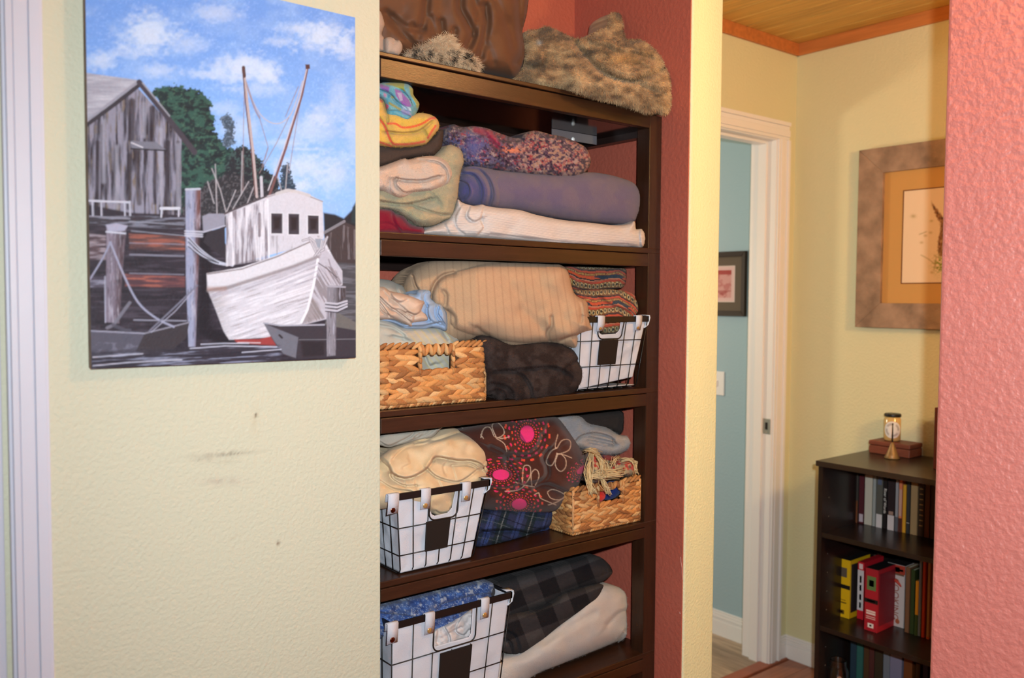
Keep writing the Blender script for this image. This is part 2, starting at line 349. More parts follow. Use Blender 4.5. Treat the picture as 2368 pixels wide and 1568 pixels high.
# ------------------------------------------------------------------ the painting on the left wall
px0, px1 = PY(204, 400, W-0.02)[0], PY(822, 400, W-0.02)[0]
pz0 = 1.311; pz1 = pz0+0.600*1.028
def paint(u, v):
    S = u.shape; c = np.zeros(S+(3,))
    def L(r, g, b): return lin((r, g, b))
    def put(m, col):
        m = np.clip(m, 0, 1)[..., None]; c[:] = c*(1-m)+(col if getattr(col, 'ndim', 1) > 1 else np.asarray(col))*m
    def P(pts, col, soft=1.5, a=1.0): put(sst(-soft, soft, sdf(u, v, pts))*a, col)
    def S_(pts, wd, col, a=1.0, soft=1.2): put((1-sst(wd/2-soft*.5, wd/2+soft, seg_dist(u, v, pts)))*a, col)
    f1 = fbm(u/45, v/30, 1); f2 = fbm(u/12, v/9, 2); f3 = fbm(u/4, v/4, 3)
    vert = fbm(u/5, v/60, 11); horz = fbm(u/60, v/4.5, 12); diag = fbm((u*0.45+v)/5, (u-v*0.45)/70, 13)
    # sky
    g = sst(0, 460, v)[..., None]; c[:] = L(116, 160, 232)*(1-g)+L(146, 190, 246)*g
    put((f1-0.42)*1.6, L(154, 188, 240))
    for (x, y, rx, ry, a) in ((345, 80, 78, 56, .95), (300, 120, 50, 22, .5), (430, 100, 60, 30, .5), (500, 30, 70, 30, .55), (560, 160, 95, 42, .9), (615, 165, 38, 28, 1.0),
                              (570, 145, 22, 16, .8), (470, 170, 60, 14, .6), (740, 85, 75, 44, .95), (690, 65, 60, 18, .7), (800, 110, 30, 40, .7), (650, 95, 50, 14, .5), (235, 140, 45, 26, .7),
                              (360, 165, 55, 22, .6), (600, 205, 90, 22, .45), (715, 300, 90, 40, .5), (740, 270, 40, 34, .6), (660, 330, 60, 12, .5), (700, 385, 80, 38, .75), (770, 400, 50, 60, .6), (560, 300, 60, 40, .45),
                              (700, 345, 60, 5, .5), (785, 230, 30, 60, .4), (520, 250, 50, 20, .4), (820, 300, 30, 90, .35), (690, 430, 50, 20, .8)):
        d = np.sqrt(((u-x)/rx)**2+((v-y)/ry)**2)+(f2-.5)*0.9+(f1-.5)*.5; put((1-sst(0.25, 1.15, d))*a, L(196, 214, 242)); put((1-sst(0.0, 0.55, d))*a*.40*(f2*1.4), L(226, 230, 238))
    put((f3-.62)*1.0, L(190, 210, 245))
    # trees
    dk = L(40, 52, 56); gr = L(58, 94, 84)
    tree = [(352, 212), (368, 203), (400, 196), (430, 203), (462, 208), (478, 224), (490, 246), (487, 262), (498, 280), (495, 300), (508, 318), (528, 340), (545, 352), (545, 380), (530, 420), (520, 500), (410, 500), (400, 300)]
    sd = sdf(u, v, tree)+(f3-.5)*16+(f2-.5)*14; put(sst(-1, 1.5, sd), dk); put(sst(-1, 1, sd)*sst(.42, .62, f2)*.85, gr); put(sst(-1, 1, sd)*sst(.62, .75, f3)*.5, L(88, 122, 98)); put(sst(-1, 1, sd)*sst(.58, .7, fbm(u/16, v/8, 31))*.8, L(34, 40, 46))
    for poly, k1, k2 in (([(508, 275), (525, 262), (546, 285), (540, 310), (545, 330), (520, 345), (512, 320), (522, 305)], L(70, 84, 100), L(110, 128, 150)),
                         ([(540, 345), (562, 335), (585, 350), (605, 372), (618, 395), (640, 410), (650, 430), (640, 455), (600, 470), (540, 500), (480, 500), (510, 420)], L(44, 46, 54), L(64, 84, 84)),
                         ([(650, 385), (665, 378), (675, 395), (672, 412), (688, 430), (680, 445), (640, 445), (648, 415)], L(52, 66, 84), L(86, 104, 120)),
                         ([(480, 420), (540, 400), (600, 430), (660, 440), (700, 450), (700, 520), (440, 530), (420, 480)], L(52, 52, 58), L(84, 82, 88))):
        sd = sdf(u, v, poly)+(f3-.5)*18; put(sst(-1, 1.5, sd), k1); put(sst(-1, 1, sd)*sst(.5, .68, f3), k2)
    for a in ([(490, 390), (510, 440), (525, 500)], [(498, 380), (502, 500)], [(545, 440), (520, 500)], [(575, 420), (540, 480), (530, 505)], [(590, 425), (560, 500)], [(480, 420), (495, 470)], [(640, 400), (652, 445)], [(665, 380), (660, 440)], [(560, 350), (558, 450)]): S_(a, 2.2, L(176, 172, 178), .8)
    # shed
    P([(195, 168), (318, 185), (325, 200), (203, 290), (190, 290)], L(166, 166, 180)); ins = sst(-1, 1, sdf(u, v, [(195, 168), (316, 185), (200, 278)])); put(ins*(horz-.35)*1.5, L(208, 208, 220)); put(ins*(1-horz)*.35, L(120, 122, 136))
    wall = [(190, 296), (320, 205), (372, 262), (420, 320), (418, 505), (190, 500)]; iw = sst(-1.2, 1.2, sdf(u, v, wall))
    put(iw, L(96, 94, 108)); put(iw*sst(.42, .62, vert)*.9, L(146, 144, 162)); put(iw*sst(.55, .3, vert)*0+iw*(1-sst(.28, .44, vert)), L(52, 46, 54)); put(iw*sst(.6, .8, fbm(u/4, v/30, 17)), L(124, 112, 104))
    for xx, a, b, wd in ((236, 290, 480, 3), (305, 235, 320, 14), (352, 250, 330, 11), (300, 360, 480, 10), (388, 330, 500, 10), (360, 350, 470, 5), (412, 330, 490, 6), (226, 330, 480, 8)): S_([(xx, a), (xx-2, b)], wd, L(50, 42, 50), .8, 4)
    for xx, a, b in ((240, 280, 420), (332, 240, 315), (372, 300, 470), (270, 340, 480), (412, 335, 480)): S_([(xx, a), (xx, b)], 7, L(166, 166, 182), .55, 6)
    S_([(318, 200), (260, 245), (196, 292)], 9, L(62, 58, 66)); S_([(316, 192), (255, 238), (198, 282)], 5, L(150, 150, 164)); S_([(322, 190), (380, 262), (450, 352)], 12, L(72, 66, 76)); S_([(330, 192), (392, 268)], 3, L(164, 164, 176), .8)
    P([(302, 326), (360, 328), (384, 346), (306, 344)], L(120, 120, 134)); S_([(303, 344), (385, 348)], 2.5, L(44, 40, 46)); S_([(304, 330), (330, 341)], 2, L(210, 210, 220)); S_([(315, 352), (322, 470)], 9, L(60, 50, 54), .7, 4)
    # dock and dark water
    dock = [(190, 470), (300, 492), (430, 498), (475, 520), (560, 600), (735, 600), (770, 660), (760, 760), (850, 790), (850, 900), (190, 900)]
    di = sst(-2, 2, sdf(u, v, dock)); put(di, L(52, 46, 56)); put(di*sst(.5, .75, horz)*.45, L(92, 84, 98)); put(di*sst(.55, .7, fbm(u/50, v/16, 21))*.5, L(34, 30, 38))
    def band(pts, k1, k2, s=41):
        i_ = sst(-3, 3, sdf(u, v, pts)); n = fbm(u/40, v/5, s); put(i_*.85, k1); put(i_*sst(.45, .7, n), k2); put(i_*(1-sst(.25, .42, n))*.6, L(60, 50, 62))
    band([(205, 500), (430, 500), (430, 530), (205, 520)], L(62, 58, 66), L(120, 122, 138)); band([(298, 540), (428, 548), (428, 580), (300, 575)], L(104, 74, 72), L(150, 90, 78)); band([(205, 540), (245, 545), (245, 600), (205, 600)], L(96, 78, 84), L(150, 140, 150))
    band([(290, 634), (428, 640), (428, 664), (290, 662)], L(112, 72, 76), L(160, 96, 84)); band([(205, 640), (244, 640), (244, 665), (205, 665)], L(90, 84, 100), L(140, 140, 160))
    for y in (562, 588, 590, 632): S_([(300, y), (425, y+3)], 2.2, L(158, 158, 178), .45)
    S_([(204, 464), (300, 468)], 4, L(196, 198, 212)); S_([(206, 500), (300, 506)], 3, L(150, 150, 166), .7)
    for xx in (214, 234, 288, 300): S_([(xx, 466), (xx+1, 498)], 3.5, L(186, 188, 204), .9)
    S_([(372, 482), (414, 482)], 6, L(206, 208, 220)); S_([(374, 482), (373, 502)], 3, L(196, 198, 212)); S_([(413, 484), (413, 500)], 3, L(190, 190, 206))
    S_([(300, 512), (425, 520)], 2.5, L(150, 154, 170), .7); S_([(304, 534), (425, 545)], 2, L(160, 164, 180), .6)
    # pilings
    def pile(pts, k1, k2, xm, wx):
        i_ = sst(-1.5, 1.5, sdf(u, v, pts)); put(i_, k1); put(i_*sst(xm-wx, xm+wx, u), k2); put(i_*sst(.5, .8, fbm(u/3, v/40, 51))*.6, L(190, 188, 204)); put(i_*(1-sst(.25, .42, fbm(u/3, v/25, 53)))*.55, L(56, 46, 54))
    pile([(246, 524), (292, 526), (290, 545), (282, 640), (276, 748), (244, 745), (246, 600)], L(126, 116, 132), L(92, 76, 84), 268, 10); P([(244, 520), (268, 516), (296, 522), (288, 534), (252, 536)], L(168, 168, 190)); S_([(246, 536), (290, 540)], 3, L(200, 204, 220))
    pile([(429, 440), (464, 438), (463, 530), (458, 640), (452, 802), (436, 802), (430, 640)], L(150, 156, 184), L(116, 78, 76), 452, 7); S_([(430, 438), (462, 437)], 4, L(190, 194, 210))
    S_([(470, 540), (478, 640), (470, 760), (520, 790)], 26, L(34, 30, 38), .9, 12)
    # boat behind piling
    P([(468, 500), (482, 494), (520, 494), (520, 522), (470, 538)], L(146, 146, 162)); P([(480, 536), (520, 524), (522, 600), (470, 560)], L(54, 50, 58)); S_([(470, 537), (520, 522)], 2.5, L(180, 180, 196))
    # left rowing boat
    P([(205, 764), (330, 770), (438, 744), (430, 780), (400, 806), (330, 820), (205, 828)], L(88, 86, 100)); P([(335, 770), (438, 744), (430, 782), (400, 808), (310, 822)], L(62, 56, 62)); S_([(206, 765), (335, 771)], 3, L(150, 150, 168)); S_([(335, 771), (436, 746)], 2.5, L(140, 138, 152)); S_([(310, 740), (430, 742)], 3, L(150, 150, 168), .8)
    put(sst(-2, 2, sdf(u, v, [(206, 790), (320, 795), (310, 822), (206, 830)]))*sst(.5, .7, f2)*.5, L(130, 130, 150)); S_([(300, 700), (262, 752), (248, 758)], 7, L(120, 118, 132), .9); S_([(262, 752), (290, 764), (300, 764)], 8, L(84, 82, 96), .8)
    # ropes
    S_(spline([(255, 560), (288, 640), (320, 700), (360, 735), (402, 756)], 5, False), 4, L(158, 160, 184)); S_(spline([(255, 562), (236, 600), (208, 646)], 5, False), 3.5, L(150, 152, 176)); S_([(243, 640), (244, 745)], 3, L(170, 172, 192), .8)
    S_([(456, 660), (415, 700), (345, 766)], 3.5, L(120, 120, 138), .9); S_([(448, 672), (405, 720), (350, 768)], 2, L(170, 170, 190), .7)
    for o_ in (0, 9, 20): S_(spline([(434, 546+o_), (465, 578+o_*.6), (500, 603+o_*.3), (538, 614)], 5, False), 3.6-o_*.05, L(190, 194, 212)); S_(spline([(436, 550+o_), (468, 583+o_*.6), (505, 608)], 5, False), 1.6, L(40, 36, 44))
    for y in (534, 540, 545): S_([(428, y), (468, y+2)], 3, L(196, 198, 214), .9)
    # masts and rigging
    rope = L(150, 128, 130)
    S_(spline([(569, 190), (585, 235), (605, 268), (628, 284), (652, 283), (676, 258), (700, 188)], 5, False), 2.6, L(190, 184, 196), .8); S_(spline([(566, 182), (588, 248), (600, 272)], 5, False), 3.5, L(150, 128, 132), .8)
    for a in ([(600, 272), (620, 340), (606, 385)], [(668, 272), (640, 330), (600, 400)], [(566, 170), (563, 300), (562, 440)], [(690, 200), (660, 270)], [(704, 190), (690, 260), (668, 400)], [(620, 342), (612, 370)]): S_(a, 1.8, rope, .65)
    S_([(563, 162), (572, 240), (585, 350), (594, 455)], 5.5, L(188, 172, 172)); S_([(561, 158), (568, 240), (581, 350), (590, 450)], 2, L(104, 74, 74)); S_([(563, 156), (565, 176)], 7, L(92, 66, 64)); S_([(604, 410), (606, 455)], 6, L(196, 194, 204))
    S_([(711, 156), (698, 220), (660, 345), (622, 455)], 5, L(122, 86, 86)); S_([(709, 160), (694, 225), (656, 345), (620, 440)], 1.8, L(204, 196, 206)); P([(706, 149), (716, 149), (717, 159), (707, 160)], L(88, 60, 60))
    # right shore, shed, water
    P([(748, 492), (775, 496), (795, 505), (810, 490), (830, 470), (830, 540), (750, 545)], L(46, 46, 52), 3); P([(815, 480), (830, 455), (830, 520), (812, 515)], L(48, 60, 66), 3); P([(750, 540), (795, 512), (830, 528), (830, 620), (755, 615)], L(72, 62, 64)); put(sst(-1, 1, sdf(u, v, [(752, 545), (795, 520), (830, 535), (830, 600), (755, 600)]))*sst(.5, .7, vert), L(112, 104, 108)); S_([(750, 538), (796, 512)], 6, L(128, 126, 134))
    P([(752, 605), (830, 610), (830, 790), (752, 790)], L(78, 76, 82)); put(sst(-1, 1, sdf(u, v, [(752, 612), (830, 612), (830, 740), (752, 740)]))*sst(.5, .75, horz)*.6, L(120, 120, 130))
    # cabin
    cab_ = [(523, 494), (560, 476), (617, 453), (650, 444), (680, 440), (715, 450), (746, 466), (749, 552), (700, 570), (523, 616)]
    P(cab_, L(206, 204, 214)); left = sst(-1, 1, sdf(u, v, [(523, 494), (617, 462), (620, 600), (523, 616)])); put(left*.6, L(178, 174, 186)); put(left*sst(.5, .68, vert)*.9, L(226, 224, 232)); put(left*(1-sst(.3, .42, vert))*.8, L(120, 110, 118))
    S_([(520, 494), (560, 477), (616, 454)], 3.5, L(84, 76, 82)); S_([(617, 456), (650, 446), (680, 441), (746, 466)], 2, L(160, 154, 160)); S_([(640, 448), (665, 440), (690, 444), (715, 452)], 7, L(204, 198, 200), .9)
    put(sst(-1, 1, sdf(u, v, [(620, 545), (745, 545), (749, 556), (700, 570), (622, 596)]))*sst(.5, .7, vert)*.7, L(150, 144, 152))
    for x0, y0, x1, y1 in ((626, 492, 654, 541), (666, 493, 693, 543), (711, 497, 738, 542)): P([(x0, y0), (x1, y0+1), (x1, y1), (x0+1, y1)], L(70, 64, 72)); P([(x0+5, y0+8), (x1-4, y0+9), (x1-7, y1-12), (x0+7, y1-10)], L(50, 42, 46), 4); S_([(x0, y0), (x1, y0+1), (x1, y1), (x0, y1), (x0, y0)], 2, L(236, 236, 244), .6)
    S_([(600, 495), (600, 545)], 6, L(120, 108, 116), .8); S_([(619, 462), (622, 596)], 3, L(240, 240, 248), .7)
    # hull
    hull = [(478, 632), (560, 618), (640, 590), (717, 556), (733, 548), (750, 556), (772, 598), (791, 626), (792, 658), (772, 672), (757, 700), (755, 737), (697, 752), (640, 760), (625, 780), (530, 786), (517, 766), (500, 720), (479, 668)]
    P(hull, L(206, 204, 214)); hi = sst(-1, 1, sdf(u, v, hull)); dg = fbm((u*.33+v)/4.0, (u-v*.33)/60, 61)
    put(hi*sst(.5, .72, dg)*.8, L(232, 230, 238)); put(hi*(1-sst(.28, .4, dg))*.55, L(150, 140, 146)); put(hi*sst(545, 490, u)*.55*sst(.35, .6, dg), L(132, 118, 116))
    P([(733, 600), (750, 570), (772, 600), (791, 628), (791, 660), (772, 672), (757, 700), (755, 738), (697, 752), (712, 716), (726, 655)], L(190, 186, 198), 2); put(sst(-1, 1, sdf(u, v, [(736, 610), (775, 620), (790, 655), (760, 690), (755, 735), (700, 750), (722, 690)]))*(1-sst(.35, .52, fbm((u-v*.6)/4, (u*.6+v)/50, 63)))*.8, L(132, 122, 126)); P([(722, 690), (735, 700), (745, 735), (697, 750)], L(138, 128, 128), 5, .7)
    P([(478, 634), (560, 622), (640, 594), (717, 560), (736, 590), (700, 606), (600, 640), (520, 664), (482, 672)], L(216, 214, 222), 1.5); S_([(482, 672), (530, 664), (600, 642), (680, 616), (735, 594)], 6, L(140, 130, 134), .85, 4); S_([(490, 684), (560, 668), (650, 636), (728, 606)], 7, L(168, 164, 178), .5, 5); S_([(480, 634), (560, 622), (640, 594), (718, 559)], 2.5, L(120, 108, 110), .8); S_([(484, 668), (520, 668)], 8, L(160, 120, 106), .5, 5)
    S_([(735, 600), (726, 655), (711, 716), (697, 745)], 5, L(236, 234, 242)); S_([(760, 600), (772, 640), (788, 656)], 2, L(120, 112, 118), .7)
    for o_ in (0, 14, 26): S_([(735, 612+o_), (690, 632+o_), (640, 652+o_)], 2.5, L(166, 164, 182), .5)
    for a in ([(700, 556), (716, 552), (732, 586), (748, 578), (752, 552)], [(716, 550), (728, 560), (740, 588)], [(744, 556), (741, 575), (728, 592)], [(757, 548), (748, 572)]): S_(a, 5, L(140, 134, 144), .9); S_(a, 2, L(216, 212, 220), .8)
    P([(728, 552), (742, 552), (740, 574), (734, 572)], L(150, 158, 172)); S_([(736, 608), (757, 622), (779, 642)], 1.5, L(90, 80, 86))
    P([(541, 785), (600, 784), (630, 777), (640, 800), (600, 797), (548, 793)], L(156, 66, 66)); S_([(550, 792), (602, 793)], 2, L(220, 200, 206), .8)
    # right rowing boat and piling
    P([(752, 748), (770, 720), (784, 724), (830, 750), (830, 770), (770, 765)], L(110, 106, 104)); P([(610, 747), (650, 754), (752, 752), (830, 765), (830, 824), (676, 830), (650, 815), (630, 785)], L(64, 58, 66)); P([(610, 748), (690, 780), (684, 828), (655, 818), (632, 786)], L(112, 112, 124)); S_([(610, 747), (650, 753), (750, 751)], 3, L(166, 166, 180)); S_([(692, 786), (830, 784)], 2, L(120, 118, 126), .7); P([(696, 788), (750, 790), (750, 822), (700, 826)], L(50, 44, 50), 4); S_([(646, 775), (652, 781)], 4, L(52, 48, 54))
    pile([(757, 660), (799, 662), (800, 712), (778, 722), (776, 822), (756, 824), (755, 712)], L(136, 132, 142), L(78, 70, 74), 778, 8); S_([(758, 662), (798, 664)], 3, L(170, 168, 180))
    for o_ in (0, 8, 16): S_([(753, 700+o_), (780, 703+o_), (802, 696+o_*.8)], 4, L(190, 188, 200)); S_([(753, 704+o_), (780, 707+o_), (802, 700+o_*.8)], 1.4, L(64, 58, 66))
    # foreground water
    wt = sst(0, 10, (v-(800-(u-430)*.03)))*sst(655, 640, u); put(wt*.6, L(62, 58, 70)); wn = fbm((u+v*2)/60, (v+u*.05)/3.6, 71); put(wt*sst(.56, .74, wn)*.9, L(140, 144, 168)); put(wt*(1-sst(.3, .42, wn))*.5, L(36, 32, 42))
    for a in ([(465, 796), (520, 794), (575, 794)], [(215, 846), (300, 838), (420, 832)], [(440, 806), (520, 800), (640, 802)], [(215, 826), (330, 818)], [(560, 815), (650, 808)]): S_(a, 2.2, L(196, 198, 216), .8)
    c[:] = c*(1+(f3[..., None]-.5)*.16)*np.array([.78, .80, .86])
    return c
cv = empty('boat_painting', ((px0+px1)/2, W-0.012, (pz0+pz1)/2), 'unframed painting of a white fishing boat at a dock on the cream wall', 'painting')
M_paint = mat('oil_paint', (200, 200, 200), 0.55, 0.2, attr=True, bump=0.35, bscale=260)
nx, nz = 400, 540
Xg, Zg = np.meshgrid(np.linspace(px0, px1, nx), np.linspace(pz0, pz1, nz), indexing='ij'); Pp = np.stack([Xg, np.full(Xg.shape, W-0.0201), Zg], -1)
# the picture is painted in the canvas's own frame: corners of the canvas map to a 204..823 by -44..852 sheet
us, vs = proj(Pp); cc_ = paint(us, vs)
idx = np.arange(nx*nz).reshape(nx, nz); Fq = np.stack([idx[:-1, :-1], idx[1:, :-1], idx[1:, 1:], idx[:-1, 1:]], -1).reshape(-1, 4)
mobj('canvas', Pp.reshape(-1, 3), Fq, M_paint, cv, cc_.reshape(-1, 3))
MB().box(px0+.0004, px1-.0004, W-0.0199, W-0.001, pz0+.0004, pz1-.0004).build('stretcher', mat('canvas_edge', (120, 104, 96), 0.8, var=.2, vscale=30), cv, bevel=0.001)
# ------------------------------------------------------------------ folded and bundled cloth
def zc(s, ox, oy):
    return lambda pts: [(ox+x/s, oy+y/s) for x, y in pts]
z3 = zc(6.817, 870, 170); z4 = zc(3.383, 860, 160); z4b = zc(6.535, 870, 320); z5 = zc(3.383, 860, 580); z5b = zc(7.838, 870, 600)
z6 = zc(3.383, 860, 940); z6b = zc(5.058, 1290, 600); z7 = zc(3.116, 860, 1220); z7b = zc(4.75, 1270, 930); z8 = zc(6.271, 870, 970); z2 = zc(6.03, 1190, 20); z1 = zc(6.578, 870, 0)
def yf(*kv, k=0.0, v0=0.0):
    ks = [a for a, _ in kv]; vs_ = [b for _, b in kv]
    return lambda u, v: np.interp(u, ks, vs_)+k*np.clip(v0-v, 0, 400)
def seg_side(u, v, pts):
    # distance to a fold line, and which side of it lies the upper layer
    p = np.asarray(pts, float)
    if p[-1, 0] < p[0, 0]: p = p[::-1]
    best = np.full(u.shape, 1e9); sg = np.zeros(u.shape)
    for (ax, ay), (bx, by) in zip(p[:-1], p[1:]):
        dx, dy = bx-ax, by-ay; t = np.clip(((u-ax)*dx+(v-ay)*dy)/(dx*dx+dy*dy+1e-9), 0, 1); d = np.hypot(u-ax-t*dx, v-ay-t*dy)
        cr = -(dx*(v-ay)-dy*(u-ax))/(np.hypot(dx, dy)+1e-9); m = d < best; best = np.where(m, d, best); sg = np.where(m, np.tanh(cr/2.0), sg)
    return best, sg
GAIN = 0.86
def cloth(name, outline, y, T, R, m, colf, parent=None, back=0.08, step=3.0, creases=(), layers=(), dents=(), lump=0.012, ls=38, sd0=1, fine=0.0,
          zmin=None, zmax=None, smooth=5, extra=None, backtaper=0.9, fuzz=None, xmax=None, fs=7, ledge=0.55, oct_=2):
    """Solid bundle of cloth: outline traced on the plane of its edge, bulging T metres forward, closed behind."""
    pts = spline(outline, smooth) if smooth else np.array(outline, float)
    u0, v0 = pts.min(0)-step; u1, v1 = pts.max(0)+step
    U, V = np.meshgrid(np.arange(u0, u1+step, step), np.arange(v0, v1+step, step), indexing='ij')
    sd = sdf(U, V, pts)
    gu = np.gradient(sd, step, axis=0); gv = np.gradient(sd, step, axis=1); gn = np.hypot(gu, gv)+1e-6
    near = (sd < 0) & (sd > -step*0.85)
    U = np.where(near, U-gu/gn*sd, U); V = np.where(near, V-gv/gn*sd, V)
    sd2 = np.where(near, 0, sd)
    ok = sd > -step*0.85
    q = ok[:-1, :-1] & ok[1:, :-1] & ok[1:, 1:] & ok[:-1, 1:]
    s_ = np.clip(sd2, 0, None); t = np.clip(s_/R, 0, 1)
    h = T*np.sqrt(np.clip(1-(1-t)**2, 0, 1))
    edge = np.clip(s_/(R*.6), 0, 1)
    h = h+lump*edge*(fbm(U/ls, V/ls, sd0, oct_)-.5)*2
    if fine: h = h+fine*edge*(fbm(U/fs, V/fs, sd0+5, 3)-.5)*2
    for pl, lift, r_ in layers:
        h = h+lift*np.sqrt(np.clip(1-(1-np.clip(sdf(U, V, spline(pl, 4))/r_, 0, 1))**2, 0, 1))*np.clip(s_/4, 0, 1)
    for pl, wd, dp in creases:
        d, sg = seg_side(U, V, spline(pl, 5, False) if len(pl) > 2 else pl); h = h-dp*np.exp(-(d/wd)**2)*np.clip(s_/5+.15, 0, 1)
        h = h+(ledge if wd < 8 else 0)*dp*sg*np.exp(-(d/(wd*3.6))**1.5)*(1-np.exp(-(d/wd)**2))*np.clip(s_/8, 0, 1)
    for (cu, cv_), (ru, rv), dp in dents: h = h-dp*np.exp(-((U-cu)/ru)**2-((V-cv_)/rv)**2)*edge
    if extra is not None: h = h+extra(U, V)*edge
    yb = y(U, V) if callable(y) else np.full(U.shape, float(y))
    Pf = PY(U, V, yb-h)
    Pb = PY(U, V, yb).copy(); ctr = Pb[ok].mean(0)
    bk_ = back*np.sqrt(np.clip(1-(1-np.clip(s_/(R*1.2), 0, 1))**2, 0, 1))+0.25*back
    Pb[..., 1] += bk_; Pb[..., 1] = np.minimum(Pb[..., 1], CBK-0.034)
    for P_ in (Pf, Pb):
        if zmin is not None: P_[..., 2] = np.where(P_[..., 1] > 1.525, np.maximum(P_[..., 2], zmin+0.0006), P_[..., 2])
        if zmax is not None: P_[..., 2] = np.where(P_[..., 1] > 1.525, np.minimum(P_[..., 2], zmax-0.0006), P_[..., 2])
        P_[..., 0] = np.minimum(P_[..., 0], xmax if xmax else CX1-0.05) if not (xmax == 0) else P_[..., 0]
        P_[..., 0] = np.maximum(P_[..., 0], CX0+0.012)
    col = colf(U, V, h/T, sd2) if callable(colf) else lin(colf)*np.ones(U.shape+(3,))
    col = col*GAIN
    used = np.zeros(ok.shape, bool); used[:-1, :-1] |= q; used[1:, :-1] |= q; used[1:, 1:] |= q; used[:-1, 1:] |= q
    nid = -np.ones(ok.shape, int); nid[used] = np.arange(used.sum()); n = used.sum()
    A, B, D, E_ = nid[:-1, :-1][q], nid[1:, :-1][q], nid[1:, 1:][q], nid[:-1, 1:][q]
    Ff = np.stack([A, E_, D, B], 1); Fb = np.stack([A, B, D, E_], 1)+n
    ed = {}
    for a, b in ((A, E_), (E_, D), (D, B), (B, A)):
        for x, y_ in zip(a.tolist(), b.tolist()):
            if (y_, x) in ed: del ed[(y_, x)]
            else: ed[(x, y_)] = 1
    Fs = np.array([(b, a, a+n, b+n) for a, b in ed]) if ed else np.zeros((0, 4), int)
    Vv = np.concatenate([Pf[used], Pb[used]]); Cc = np.concatenate([col[used], col[used]]); Ff_ = np.concatenate([Ff, Fb, Fs])
    if fuzz:
        # short fibres standing on the front surface
        nf, ln, wd, jit, tip = fuzz; rs = np.random.RandomState(sd0+77); Pn = Pf
        du = np.gradient(Pn, axis=0); dv = np.gradient(Pn, axis=1); nr = np.cross(du, dv); nr /= np.linalg.norm(nr, axis=-1, keepdims=True)+1e-12
        if (nr[used][:, 1]).mean() > 0: nr = -nr
        I = np.argwhere(used); k = I[rs.randint(0, len(I), nf)]; a = Pn[k[:, 0], k[:, 1]]+rs.randn(nf, 3)*0.0012; nn = nr[k[:, 0], k[:, 1]]
        down = np.array([0, 0, -1.0]); dr_ = nn+down*0.5+rs.randn(nf, 3)*jit; dr_ /= np.linalg.norm(dr_, axis=1, keepdims=True)
        sd_ = np.cross(dr_, rs.randn(nf, 3)); sd_ /= np.linalg.norm(sd_, axis=1, keepdims=True)
        L_ = ln*(0.5+rs.rand(nf, 1)); a = a-nn*0.0006
        b0 = a-sd_*wd; b1 = a+sd_*wd; mi = a+dr_*L_*.55+down*ln*.06; m0 = mi-sd_*wd*.6; m1 = mi+sd_*wd*.6; tp = a+dr_*L_+down*ln*.25; t0 = tp-sd_*wd*.08; t1 = tp+sd_*wd*.08
        cb = col[k[:, 0], k[:, 1]]*(0.86+0.28*rs.rand(nf, 1)); ct = np.clip(cb*tip, 0, 1); base_i = len(Vv)
        Vv = np.concatenate([Vv, np.stack([b0, b1, m1, m0, t1, t0], 1).reshape(-1, 3)]); Cc = np.concatenate([Cc, np.stack([cb, cb, (cb+ct)/2, (cb+ct)/2, ct, ct], 1).reshape(-1, 3)])
        j = base_i+6*np.arange(nf)[:, None]; Ff_ = np.concatenate([Ff_, j+np.array([[0, 1, 2, 3]]), j+np.array([[3, 2, 4, 5]])])
    return mobj(name, Vv, Ff_.astype(np.int32), m, parent, Cc, True)
def flatc(c, var=0.10, sc=9, seed=0, c2=None, sc2=30):
    def f(u, v, h, sd):
        n = fbm(u/sc, v/sc, seed, 4)[..., None]; a = lin(c)*np.ones(u.shape+(3,))
        if c2 is not None: k = sst(.35, .65, fbm(u/sc2, v/sc2, seed+9, 3))[..., None]; a = a*(1-k)+lin(c2)*k
        return a*(1+(n-.5)*2*var)
    return f
def mixc(c, m, k): m = np.clip(m, 0, 1)[..., None]; return c*(1-m)+lin(k)*m
M_cot = mat('cotton_cloth', (200, 200, 200), 0.85, 0.15, attr=True, sheen=0.15, bump=0.5, bscale=700)
M_terry = mat('terry_cloth', (200, 200, 200), 0.95, 0.1, attr=True, sheen=0.3, bump=1.4, bscale=520, detail=4)
M_fleeced = mat('dark_fleece_cloth', (200, 200, 200), 0.9, 0.08, attr=True, sheen=0.03, bump=0.9, bscale=620, detail=4)
M_fleece = mat('fleece_cloth', (200, 200, 200), 0.95, 0.1, attr=True, sheen=0.2, bump=0.9, bscale=620, detail=4)
M_knit = mat('knit_cloth', (200, 200, 200), 0.9, 0.12, attr=True, sheen=0.2, bump=0.9, bscale=900)
M_fur = mat('fur_pile', (150, 120, 90), 0.8, 0.15, attr=True, sheen=0.1)
M_sat = mat('smooth_nylon', (100, 70, 50), 0.6, 0.3, attr=True, sheen=0.05, bump=0.12, bscale=300)
def thing(o, label, cat, group=None): return tag(o, label, cat, group)
